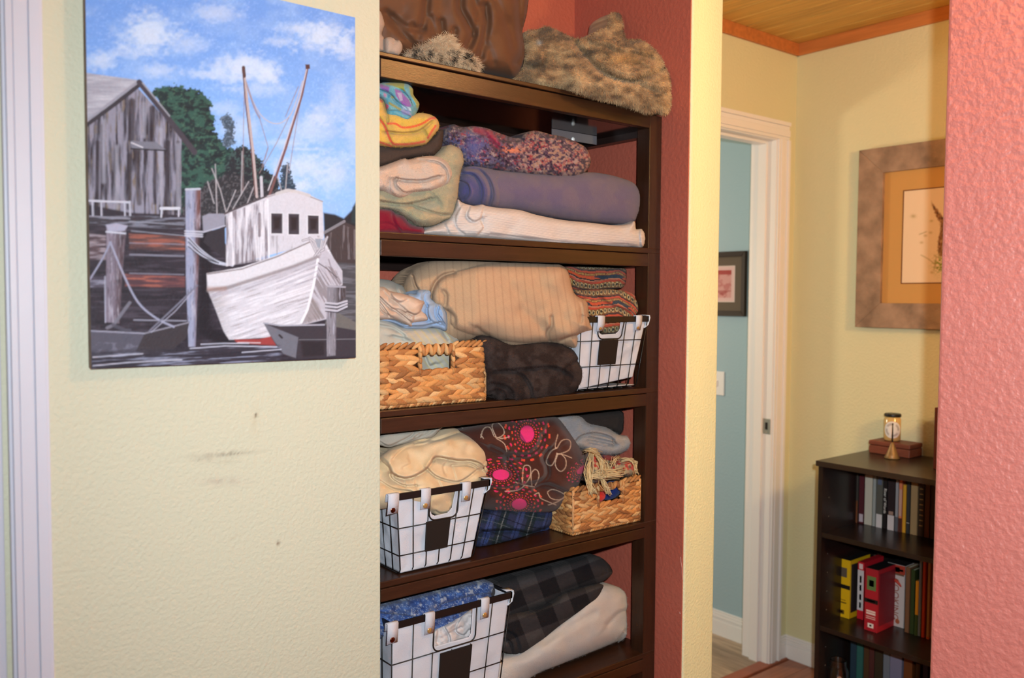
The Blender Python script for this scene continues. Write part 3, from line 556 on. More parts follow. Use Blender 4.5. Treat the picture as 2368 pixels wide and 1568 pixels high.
# ---- top of the unit
ZS = [1.912, 1.555, 1.192, 0.839, 0.488]
fur_crs = [(z2([(860, 480), (1000, 650), (1200, 850), (1400, 950), (1650, 1000), (1850, 930), (2050, 850)]), 8, 0.055), (z2([(1650, 1010), (1850, 1080), (2080, 1170)]), 6, 0.014),
           (z2([(1000, 450), (1150, 510), (1290, 520), (1420, 600), (1650, 630), (1900, 680)]), 7, 0.018), (z2([(130, 760), (280, 820), (420, 760), (440, 660)]), 7, 0.024), (z2([(1000, 590), (1150, 640), (1260, 700)]), 12, 0.016),
           (z2([(1600, 800), (1750, 770), (1850, 830)]), 4, 0.008), (z2([(560, 700), (760, 950), (800, 1100)]), 7, 0.006), (z2([(1330, 130), (1300, 250)]), 3, .006)]
def furcol(u, v, h, sd):
    n = fbm(u/22, v/13, 5, 4); n2 = fbm(u/6, v/5, 8, 3); c = lin((170, 136, 100))*np.ones(u.shape+(3,))
    c = mixc(c, sst(.45, .7, n), (206, 172, 130)); c = mixc(c, sst(.45, .28, n), (122, 98, 76)); c = mixc(c, sst(.55, .75, n2)*.2, (214, 188, 152)); c = mixc(c, sst(.42, .28, n2)*.15, (104, 82, 62))
    for a, b, r_, k in ((1262, 72, 20, .8), (1240, 150, 16, .85), (1228, 172, 24, .6), (1372, 122, 22, .45), (1500, 180, 18, .5)): c = mixc(c, np.exp(-((u-a)/r_)**2-((v-b)/(r_*.6))**2)*k, (74, 66, 58))  # dark fur at the top, plus painted shade in the folds and hollow
    c = mixc(c, np.exp(-((u-1247)/6)**2-((v-100)/6)**2)*.8, (190, 190, 190)); return mixc(c, np.exp(-((u-1440)/40)**2-((v-135)/12)**2)*.6, (206, 160, 96))
fur = cloth('fur_throw', z2([(0, 985), (60, 900), (130, 800), (150, 600), (150, 400), (180, 310), (330, 290), (450, 250), (600, 310), (820, 410), (1000, 410), (1150, 320), (1290, 250), (1320, 100), (1370, 60), (1460, 70), (1500, 200), (1510, 330), (1570, 430), (1750, 440), (1900, 500), (2050, 650), (2140, 850), (2165, 1100), (2165, 1380), (2090, 1470), (2000, 1440), (1850, 1450), (1700, 1400), (1400, 1310), (1100, 1240), (900, 1170), (450, 1080), (200, 1030)]),
            yf((1190, 1.62), (1300, 1.56), (1345, 1.525), (1450, 1.512), (1560, 1.497), k=0.0011, v0=190), 0.05, 34, M_fur, furcol, back=0.10, step=2.5, creases=fur_crs, lump=0.012, ls=34, sd0=3, fine=0.003, zmin=ZS[0], fuzz=(60000, 0.0055, 0.00045, 0.5, 1.1), xmax=XR-0.004,
            layers=[(z2([(1250, 700), (1400, 620), (1700, 640), (2000, 750), (2050, 850), (1850, 930), (1650, 980), (1400, 930), (1280, 820)]), 0.024, 16)])
thing(fur, 'mottled brown faux fur throw piled on top of the shelving unit', 'throw')
coat_crs = [(z1(p), w_, d_) for p, w_, d_ in (([(775, 0), (740, 300), (700, 420)], 10, 0.016), ([(1280, 0), (1290, 150), (1400, 350), (1470, 540), (1400, 700)], 10, 0.019), ([(1660, 100), (1680, 350), (1620, 700), (1590, 850)], 10, 0.019), ([(2170, -100), (2190, 400), (2240, 750), (2150, 950)], 8, 0.018),
            ([(150, 200), (350, 450), (600, 700)], 10, 0.012), ([(990, 330), (1010, 500)], 8, 0.012), ([(830, 270), (900, 520)], 8, 0.009), ([(1200, 460), (1180, 600)], 8, 0.011), ([(1500, 0), (1560, 250), (1500, 520)], 8, 0.009), ([(1830, 0), (2000, 350), (2080, 700)], 8, 0.007), ([(560, 380), (640, 560)], 8, 0.008), ([(1700, 700), (1780, 950)], 10, 0.008), ([(250, 250), (480, 420), (700, 430)], 8, 0.008))]
coat = cloth('brown_coat', [(850, -90), (1000, -95), (1150, -90), (1224, -80), (1220, 20), (1211, 60), (1208, 75), (1213, 110), (1210, 150), (1192, 182), (1150, 176), (1060, 160), (960, 140), (850, 118)],
             yf((850, 1.66), (1050, 1.64), (1215, 1.65)), 0.075, 60, M_sat, flatc((100, 66, 46), .05, 26, 3), back=0.12, step=3, creases=coat_crs, lump=0.014, ls=60, sd0=12, zmin=ZS[0], ledge=0)
thing(coat, 'gathered dark brown puffy jacket bundled above the top shelf', 'jacket')
def leo(u, v, h, sd):
    c = lin((206, 178, 146))*np.ones(u.shape+(3,)); c = mixc(c, sst(.45, .7, fbm(u/7, v/7, 2)), (232, 208, 176)); c = mixc(c, sst(1010, 960, u)*.5, (140, 122, 108))
    n = vnoise(u/4.6+3, v/4.2, 15)*(1+.3*sst(100, 130, v)); return mixc(c, sst(.68, .8, n)*sst(108, 122, v), (44, 32, 26))
thing(cloth('leopard_hat', [(936, 128), (960, 113), (985, 104), (1008, 90), (1028, 81), (1048, 84), (1053, 100), (1065, 112), (1080, 120), (1096, 132), (1108, 150), (1112, 166), (1080, 162), (1020, 150), (980, 142), (940, 134)],
            yf((930, 1.57), (1110, 1.56)), 0.022, 22, M_fur, leo, back=0.03, step=2, lump=.004, sd0=5, zmin=ZS[0], fuzz=(9000, 0.011, 0.0004, 0.7, 1.25)), 'small leopard spotted fur piece lying at the foot of the brown jacket', 'fur piece')
toy = empty('plush_toy', (0.90, 1.57, ZS[0]), 'pale grey plush toy lying at the left end of the top shelf', 'plush toy')
g_toy = flatc((186, 164, 150), .06, 6)
cloth('body', [(852, 20), (878, 24), (888, 48), (889, 60), (883, 78), (888, 88), (890, 110), (886, 120), (852, 116)], 1.575, 0.03, 16, M_fleece, g_toy, toy, back=0.03, step=2, lump=.002, zmin=ZS[0])
cloth('paw', [(890, 92), (898, 86), (908, 87), (916, 93), (925, 94), (931, 106), (929, 119), (921, 128), (905, 126), (891, 122)], 1.562, 0.018, 14, M_fleece, g_toy, toy, back=0.02, step=2, lump=.001, creases=[([(913, 90), (911, 100)], 2.5, .003)], zmin=ZS[0])
# ---- first bay
thing(cloth('maroon_cloth', z4b([(-120, 1060), (45, 1060), (230, 1080), (290, 1130), (420, 1180), (520, 1290), (640, 1330), (720, 1350), (700, 1460), (300, 1450), (-120, 1440)]), 1.585, 0.025, 22, M_cot, flatc((124, 18, 44), .1, 8, 4), back=0.08, step=2.5,
            creases=[(z4b([(250, 1130), (270, 1250), (360, 1400)]), 2.5, .005), (z4b([(60, 1280), (200, 1290), (300, 1340)]), 2.5, .003)], lump=.004, zmin=ZS[1]), 'deep maroon cloth folded at the bottom left of the upper bay', 'cloth')
def sagec(u, v, h, sd): c = flatc((166, 160, 132), .08, 5, 6, (186, 168, 132), 26)(u, v, h, sd); return mixc(c, np.exp(-((u-995)/26)**2-((v-476)/10)**2)*.6, (150, 158, 146))
thing(cloth('sage_towel', z4b([(-120, 820), (100, 700), (500, 400), (850, 260), (980, 170), (1100, 98), (1200, 120), (1290, 190), (1318, 300), (1320, 370), (1275, 520), (1245, 750), (1220, 950), (1150, 1180), (1050, 1235), (850, 1320), (620, 1320), (500, 1240), (400, 1175), (250, 1090), (45, 1060), (-120, 1060)]),
            yf((870, 1.60), (1075, 1.585)), 0.045, 24, M_terry, sagec, back=0.09, step=2.2, creases=[(z4b([(60, 960), (230, 990), (400, 1012), (520, 995), (700, 960), (830, 915)]), 4, .014), (z4b([(510, 1010), (700, 1080), (960, 1150), (1150, 1165)]), 3.5, .011), (z4b([(860, 860), (950, 980), (980, 1090)]), 5, .004)],
            layers=[(z4b([(-120, 1000), (230, 1000), (520, 1010), (960, 1150), (1150, 1180), (850, 1320), (500, 1240), (250, 1090), (-120, 1060)]), .008, 9)], lump=.007, fuzz=(12000, 0.0026, 0.00022, 0.8, 1.1), zmin=ZS[1]), 'sage green frayed towel folded beneath the rolled beige towel', 'towel')
beige_c = [(z4b([(640, 325), (900, 358), (1020, 430), (1075, 530), (1068, 640), (1000, 720), (850, 792)]), 2.6, .011), (z4b([(310, 612), (450, 638), (700, 645), (850, 605), (945, 578)]), 3.2, .017), (z4b([(312, 612), (285, 690), (350, 770), (430, 822), (600, 812), (800, 792)]), 2.6, .010), (z4b([(205, 640), (200, 780), (270, 880)]), 3.5, .006)]
thing(cloth('beige_towel', z4b([(-120, 470), (50, 430), (200, 380), (420, 302), (480, 320), (650, 280), (850, 265), (1000, 300), (1100, 390), (1150, 520), (1130, 620), (1080, 690), (950, 765), (830, 812), (600, 825), (450, 885), (350, 905), (250, 872), (100, 800), (-120, 760)]), yf((870, 1.57), (1045, 1.555)), 0.04, 17, M_terry,
            flatc((214, 190, 176), .05, 6, 1, (222, 186, 162), 24), back=0.10, step=1.8, creases=beige_c, lump=.004, fuzz=(7000, 0.0022, 0.0002, 0.8, 1.1)), 'pale beige towel rolled with its folded end facing out, under the charcoal cloth', 'towel')
thing(cloth('charcoal_cloth', z3([(-100, 1090), (300, 1150), (600, 1130), (780, 1080), (900, 980), (960, 900), (1050, 888), (1052, 1000), (1030, 1160), (960, 1245), (900, 1290), (700, 1310), (450, 1345), (300, 1400), (50, 1475), (-100, 1500)]), yf((870, 1.585), (1020, 1.58)), 0.03, 12, M_fleeced, flatc((78, 64, 58), .08, 5, 2), back=0.1, step=2, lump=.003,
            creases=[(z3([(1040, 900), (1030, 1100), (940, 1240)]), 2, .003)], fuzz=(5000, .0015, .0002, .8, 1.2)), 'charcoal brown fleece folded flat under the yellow towel', 'cloth')
def yelc(u, v, h, sd):
    c = flatc((232, 186, 74), .07, 5, 3, (214, 176, 70), 20)(u, v, h, sd)
    for pl, wd in (([(180, 790), (300, 790), (420, 852), (600, 832), (740, 782), (850, 712), (930, 702)], 3.4), ([(935, 825), (870, 920), (815, 1015)], 3.4), ([(30, 700), (130, 820), (200, 1000), (270, 1105), (400, 1118), (600, 1102), (760, 1070)], 3.6), ([(30, 1070), (150, 1112), (240, 1145)], 3.0), ([(40, 400), (90, 440)], 4)):
        c = mixc(c, 1-sst(wd*.5, wd*.5+1.6, seg_dist(u, v, spline(z3(pl), 4, False))), (234, 96, 44))
    return c
thing(cloth('yellow_towel', z3([(-110, 370), (50, 370), (110, 400), (150, 480), (190, 600), (330, 600), (500, 650), (680, 622), (800, 632), (900, 668), (970, 730), (992, 800), (982, 880), (900, 985), (815, 1085), (760, 1122), (600, 1150), (300, 1166), (50, 1140), (-110, 1110)]), yf((870, 1.565), (1015, 1.56)), 0.038, 15, M_terry, yelc, back=0.12, step=1.7,
            creases=[(z3([(180, 920), (400, 948), (600, 932), (720, 890), (880, 760)]), 3.0, .015), (z3([(50, 700), (130, 830), (200, 1000), (240, 1110)]), 3, .006), (z3([(760, 900), (800, 980), (810, 1080)]), 2.5, .006), (z3([(150, 480), (175, 650), (180, 760)]), 3, .008)], lump=.003, fuzz=(8000, .002, .0002, .8, 1.1)), 'bright yellow towel with orange stripes, folded under the patchwork towel', 'towel')
def patc(u, v, h, sd):
    c = flatc((86, 160, 186), .1, 4, 3, (110, 178, 196), 10)(u, v, h, sd)
    for pl, k in (([(250, 130), (450, 140), (440, 230), (470, 300), (400, 250), (250, 190), (120, 165)], (146, 160, 60)), ([(520, 200), (590, 250), (600, 340), (680, 430), (690, 500), (640, 560), (620, 470), (540, 330)], (168, 176, 70)), ([(60, 160), (210, 215), (200, 300), (60, 230)], (128, 84, 176)), ([(290, 240), (380, 270), (520, 420), (560, 520), (480, 530), (400, 480), (310, 350)], (144, 92, 178)),
                  ([(330, 300), (400, 300), (420, 420), (380, 440)], (178, 164, 206)), ([(150, 470), (205, 510), (180, 560), (150, 560)], (206, 62, 120)), ([(400, 560), (520, 590), (560, 660), (430, 650), (390, 600)], (150, 150, 200)), ([(400, 490), (540, 540), (560, 600), (420, 560)], (190, 205, 224)), ([(200, 440), (400, 560), (380, 590), (190, 480)], (150, 150, 90)), ([(560, 670), (625, 680), (590, 730), (555, 710)], (226, 110, 140)),
                  ([(120, 300), (170, 330), (150, 390), (110, 350)], (170, 130, 170)), ([(230, 350), (290, 370), (270, 400), (230, 380)], (180, 176, 90)), ([(170, 320), (220, 340), (230, 380), (180, 390)], (30, 140, 180))):
        c = mixc(c, sst(-1, 1.2, sdf(u, v, z3(pl))), k)
    for pl in ([(60, 250), (160, 290), (240, 340), (330, 440)], [(420, 290), (480, 330), (560, 460)], [(250, 700), (340, 680), (440, 750)], [(540, 400), (570, 500)], [(480, 760), (570, 720), (700, 660)]):
        c = mixc(c, (1-sst(.4, 1.6, seg_dist(u, v, spline(z3(pl), 3, False))))*.8, (40, 60, 90))
    return c
thing(cloth('patchwork_towel', z3([(-100, 190), (80, 145), (250, 135), (450, 145), (530, 180), (582, 245), (592, 340), (650, 420), (682, 490), (650, 600), (605, 670), (545, 760), (460, 775), (330, 715), (180, 662), (130, 480), (60, 395), (-100, 330)]), 1.56, 0.04, 15, M_terry, patc, back=0.1, step=1.7,
            creases=[(z3([(60, 260), (200, 310), (330, 450), (480, 560)]), 3, .008), (z3([(400, 260), (560, 430), (640, 560)]), 3, .006), (z3([(160, 600), (330, 600), (520, 680)]), 3, .006)], lump=.005, fine=.0015), 'turquoise, purple and lime patchwork towel crumpled on top of the left stack', 'towel')
def croc(u, v, h, sd):
    t = u-1025; big = fbm(u/34, v/22, 21); c = lin((98, 60, 84))*np.ones(u.shape+(3,)); s1 = fbm(u/5.2, v/4.6, 22, 2); s2 = fbm(u/4.8+9, v/4.4, 23, 2)
    c = mixc(c, sst(.5, .6, big)*sst(1160, 1110, u)*.9, (92, 92, 150)); c = mixc(c, sst(.45, .6, s1)*.8, (104, 92, 122)); c = mixc(c, sst(1180, 1230, u)*sst(.5, .62, s1)*.9, (176, 134, 112)); c = mixc(c, sst(.58, .7, vnoise(u/12+5, v/10, 24))*sst(.35, .6, s2), (160, 36, 52))
    c = mixc(c, sst(1300, 1340, u)*sst(.5, .7, s2)*.8, (176, 122, 112)); c = mixc(c, sst(.60, .72, s2)*.8, (176, 150, 146)); c = mixc(c, sst(.42, .30, s1), (54, 30, 52)); c = mixc(c, np.exp(-((u-1097)/22)**2-((v-338)/22)**2)*.85, (96, 96, 156))
    c = mixc(c, np.exp(-((u-1185)/26)**2-((v-346)/9)**2)*sst(.4, .5, s2), (226, 130, 92)); return mixc(c, (1-sst(2, 12, seg_dist(u, v, [(1100, 300), (1130, 308), (1150, 335)])))*.7, (190, 30, 70))
thing(cloth('crochet_blanket', z4([(585, 450), (640, 430), (700, 450), (800, 445), (900, 460), (1000, 500), (1130, 538), (1200, 500), (1280, 480), (1400, 510), (1500, 530), (1600, 570), (1680, 620), (1712, 700), (1700, 770), (1640, 830), (1560, 858), (1400, 850), (1200, 830), (1000, 800), (850, 780), (720, 750), (640, 640), (560, 580), (550, 500)]),
            yf((1020, 1.66), (1200, 1.61), (1370, 1.60)), 0.05, 26, M_knit, croc, back=0.12, step=1.7, lump=.008, fine=.0030, fs=2.6, creases=[(z4([(870, 480), (930, 560), (1000, 640), (980, 760)]), 5, .009), (z4([(1130, 538), (1250, 570), (1500, 580), (1640, 640)]), 5, .007), (z4([(720, 560), (700, 660)]), 4, .006), (z4([(600, 470), (660, 500), (640, 560)]), 3, .006)]),
      'multicoloured nubbly crochet blanket in plum, red and peach on the violet roll', 'blanket')
def rollc(u, v, h, sd):
    c = flatc((112, 98, 120), .05, 4, 3, (104, 92, 122), 30)(u, v, h, sd); e = z4([(680, 850), (720, 775), (800, 765), (880, 810), (930, 900), (945, 1000), (920, 1070), (760, 1062), (700, 1030), (668, 980)])
    c = mixc(c, sst(-1, 2, sdf(u, v, e))*.9, (78, 76, 128)); c = mixc(c, (1-sst(2, 5, seg_dist(u, v, spline(z4([(740, 790), (830, 800), (890, 870), (915, 960), (900, 1060)]), 5, False))))*.9, (118, 100, 122)); return mixc(c, (1-sst(1, 4, seg_dist(u, v, spline(z4([(700, 880), (760, 900), (790, 960), (760, 1030)]), 5, False))))*.7, (104, 92, 130))
roll_crs = [(z4([(720, 772), (830, 782), (905, 850), (940, 930), (945, 1000), (925, 1066)]), 3, .010), (z4([(705, 815), (790, 825), (850, 900), (862, 980), (845, 1052)]), 2.6, .012), (z4([(690, 880), (745, 905), (755, 975), (715, 1025)]), 3, .012), (z4([(1000, 800), (985, 900), (1000, 1000), (985, 1080)]), 3, .003)]
thing(cloth('violet_blanket', z4([(676, 850), (716, 775), (800, 757), (900, 772), (1000, 790), (1300, 812), (1560, 820), (1700, 806), (1830, 820), (1950, 850), (2050, 890), (2105, 950), (2120, 1020), (2110, 1100), (2080, 1160), (2060, 1190), (1990, 1212), (1850, 1207), (1500, 1172), (1150, 1105), (1000, 1092), (900, 1075), (760, 1062), (700, 1035), (664, 980)]),
            yf((1060, 1.62), (1130, 1.60), (1490, 1.585)), 0.055, 48, M_fleece, rollc, back=0.12, step=2.0, creases=roll_crs, lump=.005, ls=60, fuzz=(9000, .0012, .0002, .8, 1.1)), 'dusty violet fleece blanket rolled up between crochet and white blankets', 'blanket')
def whc(u, v, h, sd):
    c = flatc((228, 214, 210), .04, 6, 3)(u, v, h, sd); t = v-np.interp(u, [1000, 1100, 1300, 1500], [500, 505, 540, 560]); r = np.sin(t*2*pi/4.2); c = c*(1-.10*sst(.3, 1, r)[..., None]); return c
whx = lambda u, v: .0007*np.sin((v-np.interp(u, [1000, 1100, 1300, 1500], [500, 505, 540, 560]))*2*pi/5.5)
thing(cloth('white_blanket', z4([(380, 1290), (420, 1250), (520, 1215), (600, 1170), (650, 1090), (672, 1020), (710, 1045), (800, 1068), (860, 1058), (900, 1070), (1000, 1085), (1150, 1100), (1300, 1142), (1500, 1180), (1700, 1200), (1900, 1222), (2000, 1215), (2055, 1190), (2068, 1255), (2110, 1250), (2140, 1290), (2142, 1350), (2115, 1395), (2030, 1392), (1900, 1396), (1700, 1405), (1500, 1395), (1200, 1350), (850, 1325), (540, 1310)]),
            yf((970, 1.60), (1100, 1.57), (1500, 1.552)), 0.035, 20, M_knit, whc, back=0.14, step=1.7, extra=whx, creases=[(z4([(760, 1080), (740, 1150), (800, 1200), (860, 1170)]), 3.4, .009), (z4([(700, 1060), (650, 1150), (660, 1240), (720, 1290)]), 3, .004), (z4([(880, 1080), (860, 1180), (880, 1240), (840, 1290)]), 3, .005), (z4([(1095, 1270), (2095, 1250), (2090, 1300), (2100, 1385)])[1:], 2.6, .007), (z4([(560, 1200), (600, 1280)]), 3, .004), (z4([(930, 1290), (1300, 1330), (1700, 1370), (2000, 1370)]), 2.5, .003)], lump=.005, zmin=ZS[1]),
      'white ribbed knit blanket folded long at the bottom of the upper bay', 'blanket')
# ---- second bay
def tanc(u, v, h, sd):
    c = flatc((206, 168, 134), .03, 8, 3)(u, v, h, sd); s = u+(v-700)*np.interp(u, [950, 1100, 1300], [-.10, -.05, -.16])*1.0
    ph = (s/9.2) % 2.0; rib = np.exp(-((ph % 1.0-.5)/.16)**2)*(ph < 1.0); hb = np.abs(((v+np.where((s/18.4*2) % 1 < .5, 1, -1)*((s/9.2 % 1)*6)) / 3.2) % 1-.5)
    c = mixc(c, rib*.40, (160, 122, 92)); return c*(1-.10*sst(.25, .5, hb)[..., None])
tan_crs = [(z5(p), w_, d_) for p, w_, d_ in (([(318, 200), (338, 270), (375, 330)], 3, .016), ([(640, 175), (560, 195), (500, 250), (465, 340), (470, 400)], 5, .014), ([(560, 320), (580, 350), (575, 420)], 5, .009), ([(820, 605), (880, 650), (950, 700), (1010, 735)], 5, .012), ([(1405, 520), (1405, 590), (1372, 640), (1390, 710)], 4, .012),
           ([(1180, 470), (1290, 560), (1375, 640)], 14, .012), ([(1630, 420), (1642, 500), (1635, 560)], 4, .010), ([(1640, 665), (1560, 672), (1480, 705)], 4, .010), ([(600, 480), (640, 520), (645, 580)], 5, .010), ([(1060, 240), (1180, 380), (1300, 470)], 12, .005), ([(1300, 240), (1480, 400), (1500, 520)], 18, .008), ([(1640, 510), (1700, 525)], 3, .006))]
thing(cloth('tan_blanket', z5([(240, 270), (270, 205), (320, 145), (400, 105), (480, 80), (700, 74), (1100, 86), (1400, 100), (1480, 112), (1530, 150), (1553, 220), (1568, 290), (1600, 350), (1672, 390), (1692, 430), (1698, 500), (1735, 600), (1728, 630), (1640, 668), (1618, 740), (1585, 765), (1500, 738), (1400, 722), (1300, 737), (1150, 762), (1080, 757), (1000, 724), (930, 690), (850, 668), (760, 700), (640, 710), (540, 660), (420, 520), (320, 400), (250, 340)]),
            yf((930, 1.68), (1000, 1.65), (1100, 1.61), (1250, 1.60), (1370, 1.555)), 0.065, 55, M_knit, tanc, back=0.10, step=1.9, creases=tan_crs, lump=.010, ls=80, sd0=6, ledge=.3, zmax=1.507, zmin=ZS[2], layers=[(z5([(640, 170), (520, 230), (470, 330), (480, 420), (600, 470), (640, 600), (900, 680), (1300, 720), (1700, 600), (1600, 300), (1500, 130), (1000, 90)]), .018, 16)]),
      'big peach beige ribbed knit blanket stuffed into the middle bay', 'blanket')
dk_crs = [(z5(p), w_, d_) for p, w_, d_ in (([(960, 950), (1180, 930), (1400, 915), (1500, 940)], 4, .013), ([(1500, 935), (1570, 880), (1640, 850)], 4, .008), ([(1500, 940), (1560, 990)], 4, .006), ([(1100, 945), (1180, 980), (1245, 1080), (1255, 1190)], 4, .010), ([(930, 1040), (1040, 1060), (1095, 1110), (1105, 1195)], 4, .012), ([(920, 1110), (980, 1090), (1035, 1115), (1040, 1170)], 3, .010))]
def dkc(u, v, h, sd): return flatc((50, 38, 36), .12, 5, 3, (68, 56, 54), 18)(u, v, h, sd)
thing(cloth('dark_plush_blanket', z5([(820, 690), (900, 665), (980, 690), (1080, 735), (1180, 735), (1300, 722), (1420, 718), (1500, 738), (1600, 790), (1655, 860), (1678, 950), (1662, 1030), (1600, 1100), (1500, 1150), (1350, 1180), (1200, 1200), (1110, 1202), (1065, 1165), (1025, 1205), (985, 1185), (950, 1135), (890, 1120), (860, 1000), (830, 850)]),
            yf((1100, 1.585), (1180, 1.558), (1360, 1.575)), 0.045, 34, M_fleeced, dkc, back=0.10, step=2.0, creases=dk_crs, lump=.008, sd0=9, zmin=ZS[2], fuzz=(26000, .0030, .00028, .7, 1.3)), 'dark brown plush blanket folded between the wicker and wire baskets', 'blanket')
def chain(u, v, h, sd, s=0):
    t = v-np.interp(u, [1310, 1340, 1370, 1400, 1430, 1460, 1490], [640, 650, 655, 652, 650, 668, 700])+ (fbm(u/30, v/30, 31)-.5)*9; p = (t/44.0+s) % 1.0
    c = lin((120, 66, 40))*np.ones(u.shape+(3,)); c = mixc(c, ((p > .0) & (p < .14)).astype(float), (206, 82, 40)); c = mixc(c, ((p > .14) & (p < .20)).astype(float), (30, 26, 34)); c = mixc(c, ((p > .20) & (p < .26)).astype(float), (200, 130, 100)); c = mixc(c, ((p > .26) & (p < .36)).astype(float), (196, 70, 38))
    q = (p-.52)/.13; w_ = ((u/9.0) % 1.0-.5)/.36; ring = np.hypot(q, w_); c = mixc(c, ((p > .38) & (p < .66)).astype(float), (128, 92, 44)); c = mixc(c, (ring < 1).astype(float), (206, 186, 140)); c = mixc(c, (ring < .62).astype(float), (24, 26, 26)); c = mixc(c, ((p > .70) & (p < .76)).astype(float), (28, 24, 30)); c = mixc(c, ((p > .76) & (p < .86)).astype(float), (196, 76, 44)); c = mixc(c, ((p > .9) & (p < .97)).astype(float)*((u/3) % 1 > .5), (210, 170, 90))
    c = mixc(c, sst(.62, .7, vnoise(u/26, v/16, 33))*((p > .0) & (p < .2)), (34, 52, 72)); return c*(1+(fbm(u/2.4, v/2.4, 3)-.5)*.5)[..., None]
pb = empty('chain_pattern_blanket', (1.58, 1.65, 1.36), 'orange, black and cream chain patterned woven blanket piled in the wire basket under the shelf', 'blanket')
cloth('upper_fold', z6b([(90, 80), (300, 78), (600, 86), (795, 108), (812, 190), (806, 275), (785, 312), (700, 342), (400, 355), (250, 362), (150, 330), (100, 200)]), yf((1310, 1.64), (1450, 1.62)), 0.035, 16, M_knit, lambda u, v, h, sd: chain(u, v, h, sd, .35), pb, back=0.08, step=1.6, creases=[(z6b([(190, 200), (350, 290), (550, 255), (800, 270)]), 4, .007), (z6b([(200, 320), (450, 320), (780, 300)]), 3, .005)], lump=.006, zmax=1.505)
cloth('lower_fold', z6b([(190, 360), (300, 362), (500, 350), (650, 352), (850, 382), (935, 430), (990, 520), (1005, 585), (990, 650), (915, 700), (890, 800), (780, 870), (650, 900), (530, 880), (420, 800), (300, 650), (210, 480)]), yf((1320, 1.615), (1400, 1.60), (1490, 1.60)), 0.045, 20, M_knit, chain, pb, back=0.10, step=1.6, creases=[(z6b([(260, 480), (450, 430), (600, 530), (830, 610)]), 4, .008), (z6b([(700, 370), (800, 440), (790, 520)]), 4, .006), (z6b([(930, 440), (870, 540), (920, 640)]), 3, .006)], lump=.006)
# sheets in the wicker basket of the middle bay
thing(cloth('grey_sheet', z5b([(-120, 360), (50, 352), (150, 360), (290, 388), (370, 430), (480, 480), (570, 620), (640, 800), (300, 900), (-120, 900)]), yf((870, 1.66), (950, 1.66)), 0.04, 26, M_cot, flatc((176, 170, 160), .04, 10), back=0.06, step=2, creases=[(z5b([(360, 430), (380, 560), (450, 700)]), 3, .006)], lump=.005), 'pale grey sheet at the back of the wicker basket pile', 'sheet')
bl_crs = [(z5b(p), w_, d_) for p, w_, d_ in (([(1075, 830), (1055, 950), (1095, 1080), (1200, 1180)], 1.8, .006), ([(1130, 870), (1110, 980), (1180, 1090), (1240, 1180)], 2.4, .010), ([(950, 590), (880, 640), (870, 750), (930, 850)], 2.6, .007), ([(850, 570), (830, 680)], 2.2, .005), ([(930, 850), (920, 1000), (960, 1100)], 2.4, .007), ([(500, 1215), (800, 1215), (1000, 1180), (1180, 1140)], 2.2, .008), ([(1160, 920), (1180, 1020)], 2, .005), ([(560, 1235), (700, 1255), (1000, 1215)], 2, .004))]
thing(cloth('blue_sheet', z5b([(-120, 1030), (50, 1040), (300, 1080), (560, 1160), (560, 900), (560, 640), (700, 625), (750, 562), (900, 545), (980, 572), (1000, 625), (990, 700), (1080, 770), (1180, 800), (1235, 880), (1290, 985), (1300, 1200), (1260, 1300), (1150, 1262), (1000, 1235), (870, 1262), (550, 1258), (300, 1160), (-120, 1090)]), yf((870, 1.60), (1040, 1.595)), 0.03, 14, M_cot, flatc((156, 178, 212), .04, 10), back=0.06, step=1.6, creases=bl_crs, lump=.004, layers=[(z5b([(940, 830), (1080, 800), (1200, 830), (1290, 990), (1290, 1190), (1200, 1190), (1000, 1110), (930, 960)]), .012, 9)]), 'light blue sheet with rolled corner bunched over the wicker basket', 'sheet')
cr_crs = [(z5b(p), w_, d_) for p, w_, d_ in (([(60, 690), (250, 870), (400, 965), (650, 1160)], 2.6, .010), ([(50, 770), (150, 905), (230, 1020)], 2.4, .009), ([(250, 620), (340, 740), (450, 785), (560, 735)], 3, .006), ([(560, 965), (700, 1012), (800, 960), (860, 840)], 2.4, .010), ([(60, 880), (120, 960), (300, 1060)], 2.2, .007), ([(150, 520), (260, 660)], 3, .005), ([(700, 1040), (680, 1150)], 2.2, .007), ([(300, 900), (450, 930), (600, 1050)], 2.4, .005))]
thing(cloth('cream_sheet', z5b([(-120, 480), (50, 492), (150, 502), (250, 570), (400, 602), (620, 660), (760, 712), (872, 762), (866, 830), (832, 930), (915, 1000), (925, 1110), (690, 1160), (660, 1205), (610, 1212), (450, 1130), (300, 1085), (-120, 1045)]), yf((870, 1.58), (980, 1.58)), 0.035, 16, M_cot, flatc((214, 190, 174), .04, 10, 2, (206, 176, 156), 18), back=0.06, step=1.6, creases=cr_crs, lump=.005,
            layers=[(z5b([(100, 500), (260, 570), (620, 660), (870, 765), (830, 930), (740, 1000), (600, 960), (350, 760), (200, 650)]), .010, 8)]), 'creased cream sheet heaped above the wicker basket', 'sheet')
def stc(u, v, h, sd): c = flatc((190, 186, 176), .04, 8)(u, v, h, sd); t = (u*0.75-v*.6)/13.0; return mixc(c, sst(.6, .75, np.abs((t % 1)-.5)*2)*sst(940, 960, u)*.6, (206, 190, 140))
